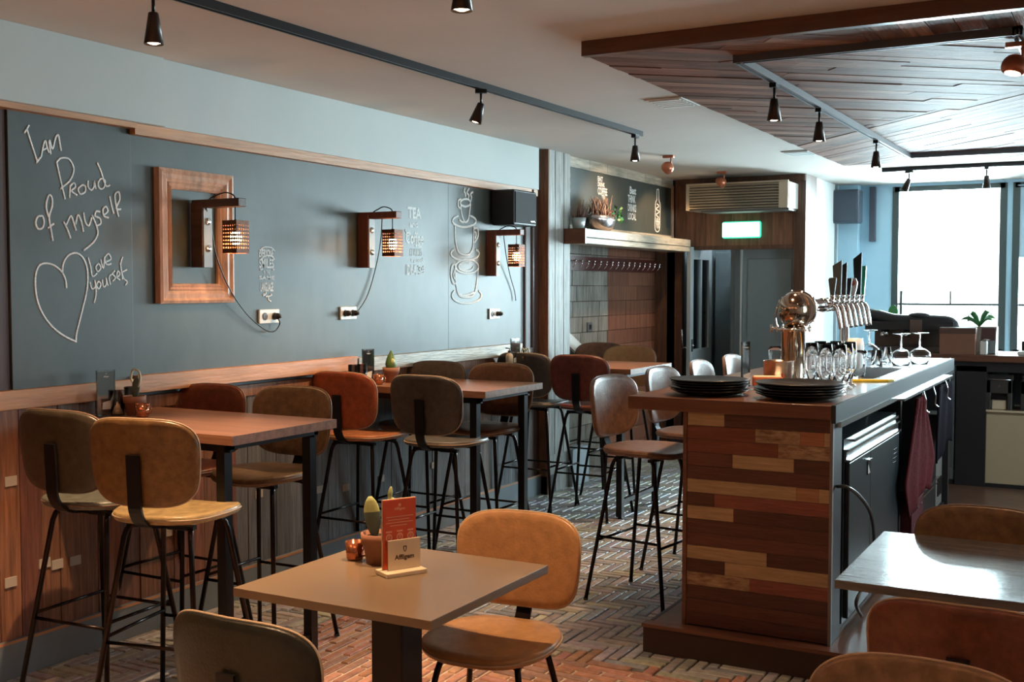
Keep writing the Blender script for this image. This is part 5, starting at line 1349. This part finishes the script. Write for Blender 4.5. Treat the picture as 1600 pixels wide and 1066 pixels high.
g = MB(); g.box(-.055, .055, -.02, .02, .0, .20, M=Matrix.Rotation(R(-12), 4, 'X')); g.build('body', mat('grey_terminal', (.17, .20, .21), .4), t, bevel=.004)
g = MB(); g.box(-.048, .048, -.024, -.02, .10, .195, M=Matrix.Rotation(R(-12), 4, 'X')); g.build('screen', mat('brown_screen', (.09, .05, .05), .3), t)
g = MB(); g.ball((.0, -.028, .07), .012, 10, 6); g.build('knob', BLACKM, t)
t = thing('receipt_printer', 'small white receipt printer with paper on the back counter', 'printer', (-.95, 9.06, CT))
g = MB(); g.box(-.025, .025, -.04, .04, 0, .10); g.build('body', PLASTICW, t, bevel=.006)
g = MB(); g.add([(-.02, 0, .10), (.02, 0, .10), (.05, -.06, .115), (.01, -.07, .12)], [(0, 1, 2, 3)]); pp = g.build('paper', PLASTICW, t); s_ = pp.modifiers.new('t', 'SOLIDIFY'); s_.thickness = .0008
t = thing('till_keyboard', 'flat white till with dark screen at the right end of the back counter', 'till', (-.58, 9.15, CT))
g = MB(); g.box(-.14, .25, -.10, .08, 0, .03); g.build('base', PLASTICW, t, bevel=.008)
g = MB(); g.box(-.12, .25, .02, .05, .03, .10); g.build('screen', BLACKM, t, bevel=.004)
# sill plant leaves behind the tap row
t = thing('window_plant', 'single round-leaved green plant behind the taps at the window', 'potted plant', (-2.02, 11.0, 0))
g = MB(); g.lathe([(0, 0), (.09, 0), (.12, .9), (.11, .9), (.10, .86), (0, .86)], n=20); g.build('pot', WHITEWALL, t)
g = MB()
for a, h in ((0, .50), (1.6, .42), (3.4, .46), (4.8, .36)):
    g.tube(smooth_path([(0, 0, .86), (.03 * math.cos(a), .03 * math.sin(a), .86 + h * .6), (.07 * math.cos(a), .07 * math.sin(a), .86 + h)], 4), .004, 6)
    g.ball((.07 * math.cos(a), .07 * math.sin(a), .88 + h), .06, 12, 8, sc3=(.75, .12, 1), M=Matrix.Rotation(a, 4, 'Z'))
g.build('leaves', LEAF, t)
g = MB(); q = [onX(882, 512, -4.08), onX(927, 556, -4.08), onX(912, 562, -4.08), onX(882, 533, -4.08)]
g.add(q + [p - Vector((.03, 0, 0)) for p in q], [(0, 1, 2, 3), (7, 6, 5, 4), (0, 4, 5, 1), (1, 5, 6, 2), (2, 6, 7, 3), (3, 7, 4, 0)])
tag(g.build('leaning_board', PLASTICW), 'white board leaning at a slant in the niche right of the timber post', 'board')
# added bowl uplighters, unseen, put in to warm the ceiling
for x, y, lb_ in [(-2.9, .9, 'left'), (-1.0, 1.0, 'middle'), (1.2, 1.6, 'right')]:
    t = thing('added_uplighter', 'added unseen bowl uplighter warming the ceiling, the %s one' % lb_, 'added lamp', (x, y, CZ), 0)
    g = MB(); g.tube([(0, 0, 0), (0, 0, -.50)], .004, 6); g.build('cable', PLASTICB, t)
    g = MB(); g.lathe([(0, -.56), (.08, -.55), (.13, -.50), (.15, -.44), (.145, -.44), (.12, -.49), (.07, -.535), (0, -.545)], n=28); g.build('bowl', BLACKM, t)
    g = MB(); g.ball((0, 0, -.50), .03, 14, 8); g.build('bulb', mat('added_bulb', (1, .8, .5), .3, emit=(1, .58, .28), estr=12), t)
    spot((x, y, CZ - .44), (x, y + .02, CZ), 58, (1, .44, .20), R(165), .05, .8)
